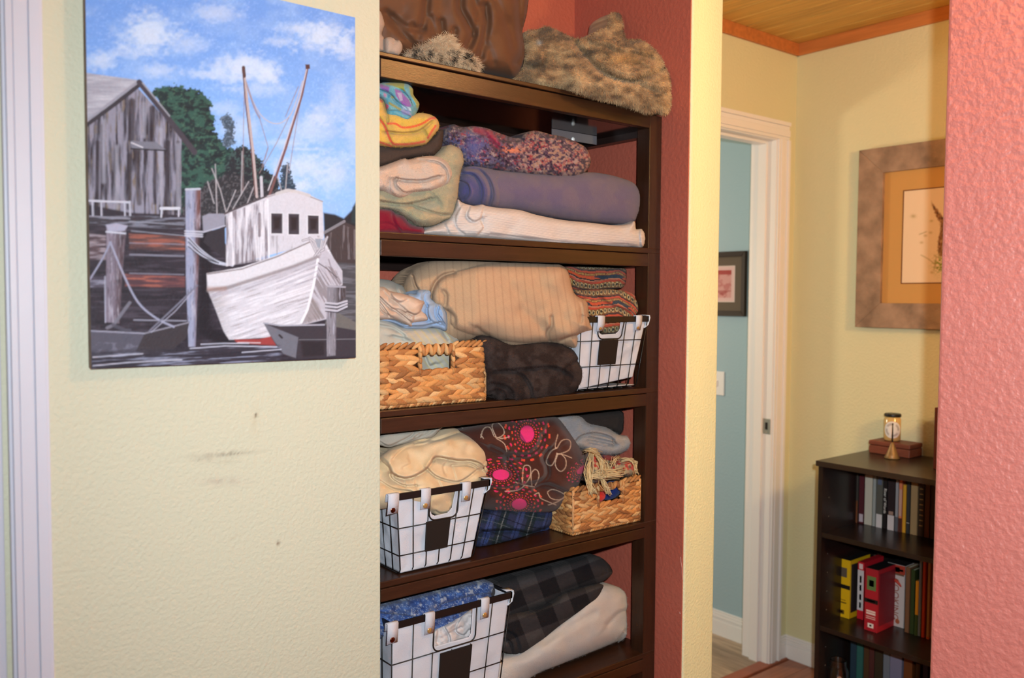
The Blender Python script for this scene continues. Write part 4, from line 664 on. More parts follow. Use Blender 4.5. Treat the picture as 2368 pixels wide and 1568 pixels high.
thing(cloth('striped_sheet', z5b([(-120, 1060), (50, 1062), (250, 1120), (500, 1230), (900, 1235), (1150, 1245), (1260, 1300), (1420, 1380), (1500, 1430), (1470, 1640), (1400, 2050), (1050, 2080), (700, 2080), (300, 2000), (-120, 1900)]), yf((870, 1.595), (1060, 1.61)), 0.028, 26, M_cot, stc, back=0.12, step=2, creases=[(z5b([(50, 1200), (300, 1250), (500, 1380)]), 4, .008), (z5b([(1180, 1230), (1240, 1350), (1300, 1440)]), 3, .008), (z5b([(880, 1760), (960, 1930), (1080, 1900)]), 4, .008), (z5b([(300, 1400), (500, 1440)]), 4, .007)], lump=.008), 'pale sheet with faint yellow stripes filling the wicker basket of the middle bay', 'sheet')
# ---- third bay
sh_c = [(z8(p), w_, d_) for p, w_, d_ in (([(240, 582), (330, 480), (450, 405), (700, 362), (900, 285), (1180, 195)], 3, .006), ([(560, 345), (750, 285), (950, 110)], 3, .010), ([(830, 590), (870, 556), (1060, 582), (1200, 612), (1370, 606), (1500, 650), (1552, 705)], 3.0, .018), ([(1540, 745), (1470, 722), (1340, 660), (1100, 665)], 2.5, .008),
        ([(830, 590), (790, 660), (720, 740), (620, 800), (500, 852), (400, 862), (290, 832)], 3.0, .015), ([(190, 760), (220, 860), (400, 962), (580, 962)], 2.6, .009), ([(740, 720), (850, 820), (1000, 882), (1180, 912), (1320, 852), (1460, 742)], 2.6, .011), ([(1640, 540), (1565, 640), (1570, 690), (1700, 668)], 2.4, .009), ([(610, 800), (575, 880), (580, 960)], 2.4, .006), ([(400, 880), (420, 970)], 2.4, .004), ([(210, 790), (280, 815)], 3, .010), ([(1060, 590), (980, 680), (1000, 780)], 2.5, .005), ([(50, 560), (150, 640), (200, 760)], 5, .006), ([(900, 900), (950, 1000)], 3, .004), ([(60, 900), (250, 1010), (500, 1050)], 3, .006), ([(1100, 680), (1150, 860)], 2.5, .004), ([(480, 560), (500, 640), (400, 700)], 4, .004), ([(860, 1330), (950, 1370), (1100, 1340)], 2.4, .006), ([(1170, 1180), (1080, 1300)], 2.6, .006))]
thing(cloth('cream_bedding', z8([(-110, 560), (50, 520), (200, 420), (420, 330), (650, 250), (800, 200), (960, 130), (1100, 112), (1250, 170), (1400, 240), (1575, 370), (1615, 440), (1635, 540), (1685, 640), (1705, 710), (1672, 780), (1615, 850), (1575, 920), (1480, 1000), (1220, 1100), (1195, 1150), (1195, 1250), (1135, 1350), (1020, 1400), (900, 1402), (800, 1360), (600, 1300), (300, 1280), (-110, 1250)]), yf((870, 1.585), (1000, 1.575), (1140, 1.59), k=0.00035, v0=1130), 0.042, 34, M_cot, flatc((226, 200, 164), .035, 12, 2, (220, 190, 150), 30), back=0.08, step=1.7, creases=sh_c, lump=.008, ls=30, sd0=8, zmax=1.145,
            layers=[(z8([(50, 520), (420, 340), (900, 300), (1250, 200), (1600, 430), (1640, 540), (1552, 705), (1370, 606), (1060, 582), (870, 556), (720, 740), (500, 852), (290, 832), (180, 700)]), .014, 10)]), 'rumpled cream bedding overflowing the upper wire basket', 'bedding')
thing(cloth('grey_pillowcase', z8([(-110, 300), (50, 232), (150, 200), (300, 185), (560, 155), (800, 138), (960, 100), (900, 180), (800, 270), (600, 300), (450, 350), (300, 380), (180, 408), (50, 380), (-110, 380)]), yf((870, 1.60), (1030, 1.60)), 0.02, 9, M_cot, flatc((180, 172, 160), .04, 8), back=0.08, step=1.6, creases=[(z8([(60, 330), (180, 388), (350, 320), (500, 240), (560, 160)]), 2.2, .006), (z8([(560, 260), (700, 160)]), 2, .005), (z8([(640, 240), (760, 150)]), 2, .004), (z8([(500, 310), (700, 230), (820, 160)]), 2, .005)], lump=.003, zmax=1.142), 'folded grey pillowcase squeezed above the cream bedding', 'pillowcase')
def comc(u, v, h, sd):
    c = flatc((74, 38, 30), .06, 8, 2)(u, v, h, sd)
    for (cx_, cy_, rx, ry, ro) in ((1219, 1003.5, 16, 19, 0), (1158.5, 1098, 19, 12, 0), (1201, 1166, 16.5, 12.5, -.1), (1347, 1086, 15, 7.5, -.6)):
        a = (u-cx_)*cos(ro)+(v-cy_)*sin(ro); b = -(u-cx_)*sin(ro)+(v-cy_)*cos(ro); r = np.hypot(a/rx, b/ry); th = np.arctan2(b/ry, a/rx)
        c = mixc(c, sst(1.04, .96, r-.10*sst(.5, .8, np.cos(th*26))), (224, 52, 122))
        for i, (r0, r1, n_) in enumerate(((1.22, 1.40, 26), (1.62, 1.80, 22), (2.05, 2.26, 18), (2.55, 2.80, 16), (3.10, 3.38, 15))):
            if cx_ > 1300 and i > 3: continue
            m_ = ((r > r0) & (r < r1) & ((th/(2*pi)*n_+i*.5) % 1 < .39)); k = (228, 74, 52) if (i+int(cx_)) % 2 else (214, 40, 100); c = mixc(c, m_.astype(float), k)
    for pl in ([(1112, 1012), (1116, 996), (1124, 988), (1134, 990), (1142, 1008)], [(1147, 1010), (1138, 988), (1142, 978), (1152, 978), (1163, 990), (1166, 1002), (1158, 1010), (1150, 1012)], [(1144, 1010), (1160, 1014), (1178, 1010)], [(1148, 1014), (1166, 1026), (1172, 1044)], [(1118, 1014), (1112, 1006)],
               [(1290, 1005), (1284, 1030), (1288, 1036), (1298, 1020), (1312, 1016), (1320, 1024), (1316, 1040), (1300, 1048), (1288, 1050)], [(1288, 1036), (1274, 1044), (1264, 1064), (1266, 1074), (1276, 1076), (1284, 1062), (1288, 1048)], [(1290, 1050), (1284, 1070), (1288, 1084), (1298, 1090), (1308, 1080), (1308, 1062), (1298, 1050)], [(1288, 1050), (1304, 1052), (1322, 1059)],
               [(1208, 1118), (1210, 1084), (1216, 1076), (1226, 1080), (1226, 1100), (1216, 1118), (1208, 1120)], [(1230, 1122), (1228, 1098), (1236, 1086), (1244, 1090), (1246, 1104), (1238, 1122)], [(1192, 1115), (1212, 1122), (1236, 1126)], [(1212, 1124), (1196, 1134), (1168, 1136)],
               [(1266, 1138), (1276, 1132), (1292, 1136), (1308, 1147), (1292, 1156), (1274, 1152), (1266, 1140)], [(1308, 1147), (1290, 1160), (1268, 1168)], [(1236, 1144), (1246, 1140), (1250, 1152), (1272, 1162), (1286, 1168)], [(1052, 988), (1064, 986), (1070, 990)]):
        c = mixc(c, (1-sst(.5, 1.5, seg_dist(u, v, spline(pl, 5, False))))*.9, (200, 172, 152))
    return c
cm_crs = [(z6(p), w_, d_) for p, w_, d_ in (([(1340, 230), (1300, 330), (1200, 385), (1080, 385)], 6, .022), ([(1060, 350), (1055, 460), (1090, 520)], 4, .009), ([(1385, 340), (1345, 400), (1372, 470), (1370, 545), (1300, 600), (1150, 625)], 6, .022), ([(930, 320), (1040, 380), (1110, 500), (1140, 570)], 6, .015), ([(1280, 645), (1380, 620), (1560, 700)], 6, .016), ([(1130, 130), (1145, 200), (1190, 280)], 3, .006), ([(900, 640), (1040, 650), (1150, 620)], 5, .006), ([(1500, 140), (1560, 260), (1480, 330)], 6, .004))]
thing(cloth('brown_comforter', z6([(640, 180), (800, 130), (1000, 90), (1200, 75), (1350, 70), (1440, 82), (1500, 140), (1578, 250), (1635, 340), (1682, 430), (1655, 520), (1618, 620), (1570, 700), (1500, 765), (1420, 822), (1250, 832), (1100, 830), (940, 815), (850, 780), (800, 600), (780, 400), (700, 260)]), yf((1060, 1.65), (1180, 1.62), (1350, 1.60)), 0.065, 50, M_cot, comc, back=0.08, step=1.5, creases=cm_crs, lump=.010, ls=44, sd0=14, zmax=1.146), 'brown comforter with pink sunbursts and white leaf outlines stuffed mid bay', 'comforter')
def plc(u, v, h, sd):
    a = (u*.95+v*.30); b = (v*.95-u*.25)+3*np.sin(u/25); c = lin((44, 52, 84))*np.ones(u.shape+(3,)); pa = (a/62) % 1; pb_ = (b/40) % 1
    c = mixc(c, ((pa > .5) & (pa < .8))*.8, (26, 40, 42)); c = mixc(c, ((pb_ > .45) & (pb_ < .8))*.55, (28, 44, 44)); c = mixc(c, ((pa > .1) & (pa < .35))*.6, (66, 80, 138)); c = mixc(c, (np.abs(pa-.65) < .016)*.7, (130, 138, 146)); c = mixc(c, (np.abs(pb_-.62) < .022)*.4, (100, 110, 120)); c = mixc(c, (np.abs(pa-.2) < .015)*.8, (14, 16, 30)); c = mixc(c, (np.abs(pb_-.2) < .03)*.7, (14, 16, 30)); return c*(1+(fbm(u/3, v/3, 3)-.5)*.4)[..., None]
thing(cloth('tartan_blanket', z6([(790, 900), (900, 830), (1000, 805), (1200, 800), (1400, 810), (1425, 850), (1410, 920), (1385, 970), (1240, 1010), (1100, 1050), (950, 1090), (850, 1105), (800, 1080)]), yf((1090, 1.63), (1180, 1.62), (1280, 1.64)), 0.04, 20, M_fleeced, plc, back=0.06, step=1.6, creases=[(z6([(870, 985), (1100, 975), (1240, 1000), (1400, 940)]), 4.5, .020), (z6([(850, 960), (900, 1010), (880, 1060)]), 3, .006), (z6([(960, 900), (950, 960)]), 3, .005)], lump=.006, zmin=ZS[3]), 'navy and green tartan blanket folded under the brown comforter', 'blanket')
thing(cloth('brown_fleece', z6([(1560, 70), (1700, 50), (1900, 30), (2050, 14), (2062, 100), (2050, 190), (2000, 222), (1940, 225), (1860, 190), (1700, 180), (1560, 140)]), yf((1320, 1.66), (1470, 1.64)), 0.03, 14, M_fleeced, flatc((58, 50, 48), .1, 6), back=0.08, step=2, lump=.005, zmax=1.146, fuzz=(5000, .002, .0002, .8, 1.2)), 'charcoal fleece folded on the grey sherpa under the shelf edge', 'fleece')
sp_c = [(z6(p), w_, d_) for p, w_, d_ in (([(1600, 275), (1640, 235), (1740, 212), (1850, 235), (1890, 265)], 2.6, .012), ([(1700, 238), (1800, 262), (1900, 285)], 2, .008), ([(1690, 265), (1800, 285), (1880, 300)], 2, .006), ([(1890, 265), (1900, 310), (1850, 310)], 2.6, .008), ([(1700, 290), (1790, 305)], 2, .004))]
thing(cloth('grey_sherpa', z6([(1430, 85), (1620, 72), (1700, 125), (1840, 165), (1930, 220), (2000, 222), (2048, 250), (2058, 300), (2020, 340), (1900, 378), (1800, 375), (1700, 350), (1600, 320), (1480, 300)]), yf((1290, 1.66), (1470, 1.615)), 0.035, 14, M_terry, flatc((164, 160, 164), .06, 6, 2, (178, 164, 158), 20), back=0.08, step=1.6, creases=sp_c, lump=.004, fuzz=(9000, .003, .00025, .8, 1.15), zmax=1.146), 'pale grey sherpa blanket folded above the fringed shawl', 'blanket')
thing(cloth('wine_cloth', z7b([(520, 600), (600, 582), (740, 578), (860, 590), (820, 680), (640, 760), (540, 740)]), 1.655, 0.02, 10, M_cot, flatc((110, 26, 44), .1, 6), back=0.05, step=2, lump=.003), 'wine red cloth behind the fringed shawl', 'cloth')
thing(cloth('sky_blue_cloth', z7b([(760, 590), (850, 578), (880, 640), (820, 700), (760, 690)]), 1.68, 0.012, 8, M_cot, flatc((110, 150, 190), .1, 6), back=0.04, step=2, lump=.002), 'scrap of sky blue cloth peeking out behind the fringed shawl', 'cloth')
def shc(u, v, h, sd):
    c = lin((196, 58, 44))*np.ones(u.shape+(3,)); n = fbm(u/7, v/7, 3); c = mixc(c, sst(.5, .6, n), (206, 178, 134)); c = mixc(c, sst(.62, .72, vnoise(u/5, v/9, 9))*.8, (60, 30, 30)); return mixc(c, sst(.45, .35, vnoise(u/10, v/8, 19))*.7, (140, 130, 110))
shw = empty('fringed_shawl', (1.55, 1.58, 0.97), 'red woven shawl with long cream fringe hanging over the right wicker basket', 'shawl')
cloth('shawl_cloth', z7b([(385, 620), (430, 540), (520, 560), (600, 640), (640, 690), (720, 670), (760, 600), (840, 640), (920, 650), (965, 740), (940, 800), (700, 850), (540, 900), (400, 860), (390, 740)]), yf((1350, 1.60), (1475, 1.585)), 0.035, 12, M_knit, shc, shw, back=0.07, step=1.6, lump=.007, ls=16, fine=.002)
rs = np.random.RandomState(5); fr = MB()
cream_ = [tuple(lin(k)) for k in ((214, 190, 142), (196, 166, 118), (226, 204, 160), (180, 146, 100))]
for (x0, y0, x1, y1, x2, y2, n_) in ((470, 545, 430, 780, 470, 1010, 26), (500, 560, 570, 640, 590, 780, 22), (560, 800, 600, 900, 660, 985, 18), (400, 780, 500, 820, 780, 800, 14), (390, 540, 460, 520, 560, 590, 16), (780, 610, 720, 640, 700, 690, 12), (800, 640, 930, 640, 960, 760, 18), (600, 640, 640, 740, 600, 800, 12), (480, 800, 540, 780, 800, 760, 14)):
    for i in range(n_):
        j = rs.randn(6)*14; p = [np.array((x0+j[0], y0+j[1])), np.array((x1+j[2]*1.3, y1+j[3])), np.array((x2+j[4]*1.6, y2+j[5]*1.6))]; pl = spline(p, 5, False); pl = pl+rs.randn(*pl.shape)*3.0
        yy = np.interp(np.linspace(0, 1, len(pl)), [0, .35, 1], [1.548, 1.524, 1.520-(0.003*rs.rand())]); q = [PY(270*0+1270+a/4.75, 930+b/4.75, c_) for (a, b), c_ in zip(pl, yy)]; fr.tube(q, 0.00085, 5, cream_[rs.randint(4)])
fr.build('fringe', M_knit, shw, smooth=True, col=True)
# ---- fourth bay
def bufc(u, v, h, sd, o=0):
    a = (u*.93-v*.36)+o; b = (v*.93+u*.36)+o*.4; pa = (a/84) % 1 < .5; pb_ = (b/74) % 1 < .5; c = lin((72, 68, 70))*np.ones(u.shape+(3,)); c = mixc(c, (pa ^ pb_)*1.0*.9, (50, 47, 51)); c = mixc(c, (pa & pb_)*1.0, (27, 25, 30)); return c*(1+(fbm(u/4, v/4, 3)-.5)*.3)[..., None]
thing(cloth('off_white_blanket', z7([(860, 960), (1000, 900), (1100, 860), (1250, 760), (1450, 600), (1560, 480), (1670, 412), (1800, 438), (1860, 495), (1872, 640), (1868, 785), (1780, 820), (1700, 852), (1500, 932), (1350, 992), (1200, 1052), (1100, 1120), (1000, 1200), (860, 1200)]), yf((1150, 1.60), (1300, 1.60), (1460, 1.62)), 0.05, 40, M_fleece, flatc((206, 196, 190), .03, 10, 2, (196, 192, 192), 40), back=0.10, step=2.2, creases=[(z7([(1700, 700), (1780, 620), (1850, 600)]), 6, .006), (z7([(1250, 820), (1450, 700), (1600, 620)]), 10, .006), (z7([(1780, 815), (1830, 740)]), 3, .006)], lump=.008, ls=60, zmin=ZS[4], fuzz=(9000, .002, .0002, .8, 1.05)), 'off white fleece blanket sloping under the checked blanket in the lowest bay', 'blanket')
ck = empty('checked_blanket', (1.45, 1.62, 0.66), 'charcoal and grey buffalo checked blanket in two folds in the lowest bay', 'blanket')
cloth('upper_fold', z7([(820, 430), (880, 400), (1000, 362), (1300, 282), (1500, 228), (1600, 200), (1680, 235), (1732, 305), (1718, 350), (1640, 402), (1500, 440), (1400, 475), (1300, 545), (1150, 600), (1000, 660), (880, 640), (820, 520)]), yf((1130, 1.63), (1415, 1.62)), 0.045, 26, M_fleeced, bufc, ck, back=0.10, step=1.9, creases=[(z7([(1640, 230), (1690, 300), (1650, 380)]), 4, .004), (z7([(900, 560), (1150, 480), (1500, 330)]), 14, .004)], lump=.006, ls=50, zmax=0.797, fuzz=(6000, .0018, .0002, .8, 1.3))
cloth('lower_fold', z7([(960, 640), (1150, 612), (1300, 545), (1400, 470), (1640, 408), (1668, 450), (1640, 520), (1560, 582), (1450, 652), (1350, 722), (1250, 802), (1150, 872), (1080, 915), (1010, 915), (930, 880), (900, 760)]), yf((1150, 1.585), (1400, 1.60)), 0.04, 20, M_fleeced, lambda u, v, h, sd: bufc(u, v, h, sd, 30), ck, back=0.08, step=1.9, creases=[(z7([(940, 800), (1000, 830), (1010, 900)]), 3, .009), (z7([(930, 740), (1020, 770), (1060, 850), (1060, 910)]), 3, .007)], lump=.005, fuzz=(6000, .0018, .0002, .8, 1.3))
def paic(u, v, h, sd):
    c = lin((52, 78, 140))*np.ones(u.shape+(3,)); n = fbm(u/16, v/13, 41); c = mixc(c, sst(.45, .7, fbm(u/11, v/11, 42)), (78, 108, 170)); c = mixc(c, (np.abs((n*9) % 1-.5) < .06)*.65, (170, 186, 216)); c = mixc(c, sst(.66, .76, fbm(u/7, v/9, 44, 2)), (170, 174, 192)); return mixc(c, sst(.36, .26, fbm(u/9, v/7, 46, 2))*.7, (34, 50, 104))
thing(cloth('paisley_sheet', z7([(-60, 600), (60, 560), (200, 528), (400, 478), (600, 430), (800, 386), (878, 405), (885, 470), (865, 540), (800, 620), (720, 700), (600, 760), (450, 800), (350, 780), (200, 790), (-60, 800)]), yf((880, 1.60), (1140, 1.61)), 0.035, 22, M_cot, paic, back=0.12, step=1.7, creases=[(z7([(60, 620), (250, 640), (350, 660)]), 3, .006), (z7([(500, 560), (700, 500), (860, 480)]), 3, .006), (z7([(640, 640), (780, 540)]), 3, .005)], lump=.008, ls=22, zmax=0.797), 'blue paisley printed sheet piled in the lowest wire basket', 'sheet')
thing(cloth('white_cloth', z7([(400, 760), (440, 740), (530, 700), (640, 640), (720, 590), (760, 620), (765, 780), (720, 850), (480, 920), (420, 880)]), 1.575, 0.02, 12, M_cot, flatc((214, 206, 208), .04, 6), back=0.05, step=1.6, creases=[(z7([(520, 720), (560, 800), (540, 860)]), 2.4, .008), (z7([(640, 640), (600, 740), (660, 780), (700, 740)]), 2.4, .007), (z7([(560, 760), (640, 720)]), 2.2, .005), (z7([(480, 740), (470, 830)]), 2.4, .005), (z7([(600, 820), (700, 790)]), 2.2, .004)], lump=.006, ls=14), 'crumpled white cloth seen through the handle opening of the lowest wire basket', 'cloth')
# ------------------------------------------------------------------ wicker baskets
M_wick = mat('water_hyacinth', (200, 150, 96), 0.6, 0.3, attr=True, bump=0.8, bscale=260, stretch=(1, 1, 1))
WK = [(192, 136, 84), (176, 120, 72), (200, 150, 98), (158, 104, 62), (196, 136, 80), (148, 98, 60), (204, 162, 114)]
def braid_face(mb, o, ux, uz, nrm, w, h, rng, hole=None, rows=10):
    o, ux, uz, nrm = map(lambda q: np.array(q, float), (o, ux, uz, nrm)); hr = h/rows; p = 0.0265
    for r in range(rows):
        zc_ = (r+.5)*hr; sgn = 1 if r % 2 else -1; x = -0.01+rng.uniform(-.006, .006)
        while x < w+0.006:
            L_ = rng.uniform(.020, .0255); cx_ = x; x += p*rng.uniform(.86, 1.1)*.82
            if cx_ < 0.020 or cx_ > w-0.020: L_ *= .58; cx_ = min(max(cx_, .011), w-.011)
            if hole and hole[0]-.006 < cx_ < hole[1]+.006 and hole[2]-.002 < zc_: continue
            a = sgn*rng.uniform(.24, .38)*(.45 if r in (0, rows-1) else 1); ax = ux*cos(a)+uz*sin(a); az = -ux*sin(a)+uz*cos(a)
            c_ = o+ux*cx_+uz*(zc_+rng.uniform(-.0008, .0008))+nrm*rng.uniform(.001, .0035)
            col = tuple(lin(WK[rng.randrange(len(WK))])*rng.uniform(.86, 1.12))
            mb.ell(c_, ax*L_, az*hr*rng.uniform(.58, .70), nrm*.0052, col, 8, 7)
def rope(mb, a, b, r, rng, pitch=0.020):
    a, b = np.array(a, float), np.array(b, float); L_ = np.linalg.norm(b-a); d = (b-a)/L_; n_ = max(2, int(L_/pitch/.62)); up = np.array([0, 0, 1.0]) if abs(d[2]) < .9 else np.array([0, 1.0, 0]); s = np.cross(d, up); s /= np.linalg.norm(s); up = np.cross(s, d)
    for i in range(n_):
        t = (i+.5)/n_; an = .5; ax = d*cos(an)+up*sin(an); az = -d*sin(an)+up*cos(an)
        mb.ell(a+d*L_*t, ax*pitch*.62, az*r, s*r, tuple(lin(WK[rng.randrange(len(WK))])*rng.uniform(.8, 1.08)), 8, 6)
def wicker(name, x0, x1, yf_, yb, z0, z1, hole, label, seed):
    rng = random.Random(seed); root = empty(name, ((x0+x1)/2, (yf_+yb)/2, z0), label, 'basket', 'wicker baskets'); h = z1-z0; w_ = x1-x0; d_ = yb-yf_
    inner = tuple(lin((82, 52, 30)))
    def panel(nm, o, ux, nrm, w, hole=None, rows=10):
        mb = MB(); braid_face(mb, np.array(o)+np.array([0, 0, .008]), ux, (0, 0, 1), nrm, w, h-.020, rng, hole, rows)
        ux_ = np.array(ux, float); n_ = np.array(nrm, float); o_ = np.array(o, float)
        def slab(a, b, c, d):      # flat backing weave between a..b and c..d
            P0 = [o_+ux_*s+np.array([0, 0, t])+n_*k for t in (c, d) for (s, k) in ((a, -.004), (b, -.004), (b, -.0012), (a, -.0012))]
            mb.hexa(P0, inner)
        if hole: slab(0, hole[0], .002, h-.003); slab(hole[1], w, .002, h-.003); slab(hole[0], hole[1], .002, hole[2]); slab(hole[0], hole[1], hole[3], h-.003)
        else: slab(0, w, .002, h-.003)
        if hole:
            a, b, c, d = hole
            for ex in (a-.003, b+.003): rope(mb, o_+ux_*ex+np.array([0, 0, c])+n_*.003, o_+ux_*ex+np.array([0, 0, h-.004])+n_*.003, .0050, rng, .016)
            for p, q in (((a, c), (b, c)),):
                mb.tube([o_+ux_*p[0]+np.array([0, 0, p[1]])+n_*.004, o_+ux_*q[0]+np.array([0, 0, q[1]])+n_*.004], .0026, 7, tuple(lin((170, 116, 72))))
        return mb.build(nm, M_wick, root, smooth=True, col=True)
    f_ = panel('front_panel', (x0, yf_, z0), (1, 0, 0), (0, -1, 0), w_, hole); panel('side_panel', (x0, yb, z0), (0, -1, 0), (-1, 0, 0), d_); panel('side_panel', (x1, yf_, z0), (0, 1, 0), (1, 0, 0), d_); panel('back_panel', (x1, yb, z0), (-1, 0, 0), (0, 1, 0), w_)
    # wrapped grip over the handle opening
    g = MB(); a, b, c, d = hole; n_ = 8
    for i in range(n_):
        t = a+(b-a)*(i+.5)/n_; g.ell((x0+t, yf_-.002, z0+(d+h-.004)/2), (.0012*(1 if i % 2 else -1)*3, 0, (h-.002-d)/2+.003), ((b-a)/n_*.62, 0, 0), (0, .0065, 0), tuple(lin(WK[rng.randrange(len(WK))])*rng.uniform(.86, 1.05)), 8, 7)
    g.build('handle', M_wick, root, smooth=True, col=True)
    rm = MB()
    for p, q in (((x0, yf_), (x0+a, yf_)), ((x0+b, yf_), (x1, yf_)), ((x1, yf_), (x1, yb)), ((x1, yb), (x0, yb)), ((x0, yb), (x0, yf_))): rope(rm, (*p, z1-.004), (*q, z1-.004), .0046, rng, .024)
    rm.build('rim', M_wick, root, smooth=True, col=True)
    bt = MB()
    for p, q in (((x0, yf_), (x1, yf_)), ((x1, yf_), (x1, yb)), ((x1, yb), (x0, yb)), ((x0, yb), (x0, yf_))): rope(bt, (*p, z0+.0055), (*q, z0+.0055), .0052, rng, .013)
    for p in ((x0, yf_), (x1, yf_)): bt.tube([(p[0], p[1]-.001, z0+.006), (p[0], p[1]-.001, z1-.006)], .0036, 7, tuple(lin((200, 150, 104))))
    bt.box(x0+.004, x1-.004, yf_+.004, yb-.004, z0+.001, z0+.005, inner)
    bt.build('base_braid', M_wick, root, smooth=True, col=True)
    return root
q1 = PY(1121, 790, 1.546); q0 = PY(972, 820, 1.546); qh = PY(1043, 860, 1.546); hw = q1[0]-(CX0+.02)
wicker('wicker_basket', CX0+.05, q1[0], 1.546, 1.80, ZS[2]+.0005, q1[2], (q0[0]-CX0-.05, qh[0]-CX0-.05, qh[2]-ZS[2], q0[2]-ZS[2]), 'woven wicker basket heaped with pale sheets, left end of the middle shelf', 3)
a0 = PY(1325, 1140, 1.547); a1 = PY(1489, 1090, 1.547); h0 = PY(1385, 1140, 1.547); h1 = PY(1434, 1125, 1.547); hb = PY(1434, 1156, 1.547)
wicker('wicker_basket', a0[0], min(a1[0], CX1-.052), 1.547, 1.72, ZS[3]+.0005, (a0[2]+a1[2])/2, (h0[0]-a0[0]-.004, h1[0]-a0[0]+.004, hb[2]-ZS[3]-.004, h1[2]-ZS[3]), 'woven wicker basket with fringed red shawl spilling out, right end of its shelf', 8)
# cloth seen through its handle opening
hm = (h0+h1)/2
o_ = MB().ell((h0[0]+.012, 1.573, hb[2]+.014), (.034, 0, 0), (0, .018, 0), (0, 0, .020), tuple(lin((204, 44, 34))), 16, 12).build('tucked_corner', M_cot, shw, smooth=True, col=True); o_['label'] = 'bright red corner'
thing(MB().ell((h1[0]-.004, 1.578, hb[2]+.020), (.040, 0, .004), (0, .018, 0), (0, 0, .024), tuple(lin((24, 44, 112))), 18, 12).build('navy_cloth', M_cot, None, smooth=True, col=True), 'navy blue cloth showing through the handle of the right wicker basket', 'cloth')
# ------------------------------------------------------------------ wire baskets with canvas liners
M_wire = mat('black_wire', (20, 17, 17), 0.38, 0.5)
M_liner = mat('white_canvas', (196, 198, 210), 0.85, 0.15, bump=0.4, bscale=500)
M_brass = mat('brass_snap', (196, 158, 100), 0.25, 0.8, metal=0.55)
M_copper = mat('dark_copper_snap', (110, 58, 40), 0.25, 0.8, metal=1.0)
M_slate = mat('black_slate_tag', (34, 28, 26), 0.6, 0.25)
def panel_grid(name, P00, P10, P01, P11, nrm, m, root, nu=60, nv=40, amp=.0055, seed=1, cut=None, bow=0.0):
    P00, P10, P01, P11, nrm = map(lambda q: np.array(q, float), (P00, P10, P01, P11, nrm)); s, t = np.meshgrid(np.linspace(0, 1, nu), np.linspace(0, 1, nv), indexing='ij')
    P = (P00*(1-s[..., None])+P10*s[..., None])*(1-t[..., None])+(P01*(1-s[..., None])+P11*s[..., None])*t[..., None]
    e = np.clip(np.minimum.reduce([s, 1-s, t, 1-t])*10, 0, 1); P = P+nrm*((amp*(fbm(s*3.2+seed, t*3.0, seed, 3)-.5)*2-bow)*e)[..., None]
    idx = np.arange(nu*nv).reshape(nu, nv); k = np.ones((nu-1, nv-1), bool)
    if cut is not None: sm = (s[:-1, :-1]+s[1:, 1:])/2; tm = (t[:-1, :-1]+t[1:, 1:])/2; k = ~cut(sm, tm)
    F = np.stack([idx[:-1, :-1], idx[1:, :-1], idx[1:, 1:], idx[:-1, 1:]], -1)[k]
    o = mobj(name, P.reshape(-1, 3), F.reshape(-1, 4), m, root); so = o.modifiers.new('thick', 'SOLIDIFY'); so.thickness = .0012; so.offset = 0
    return o
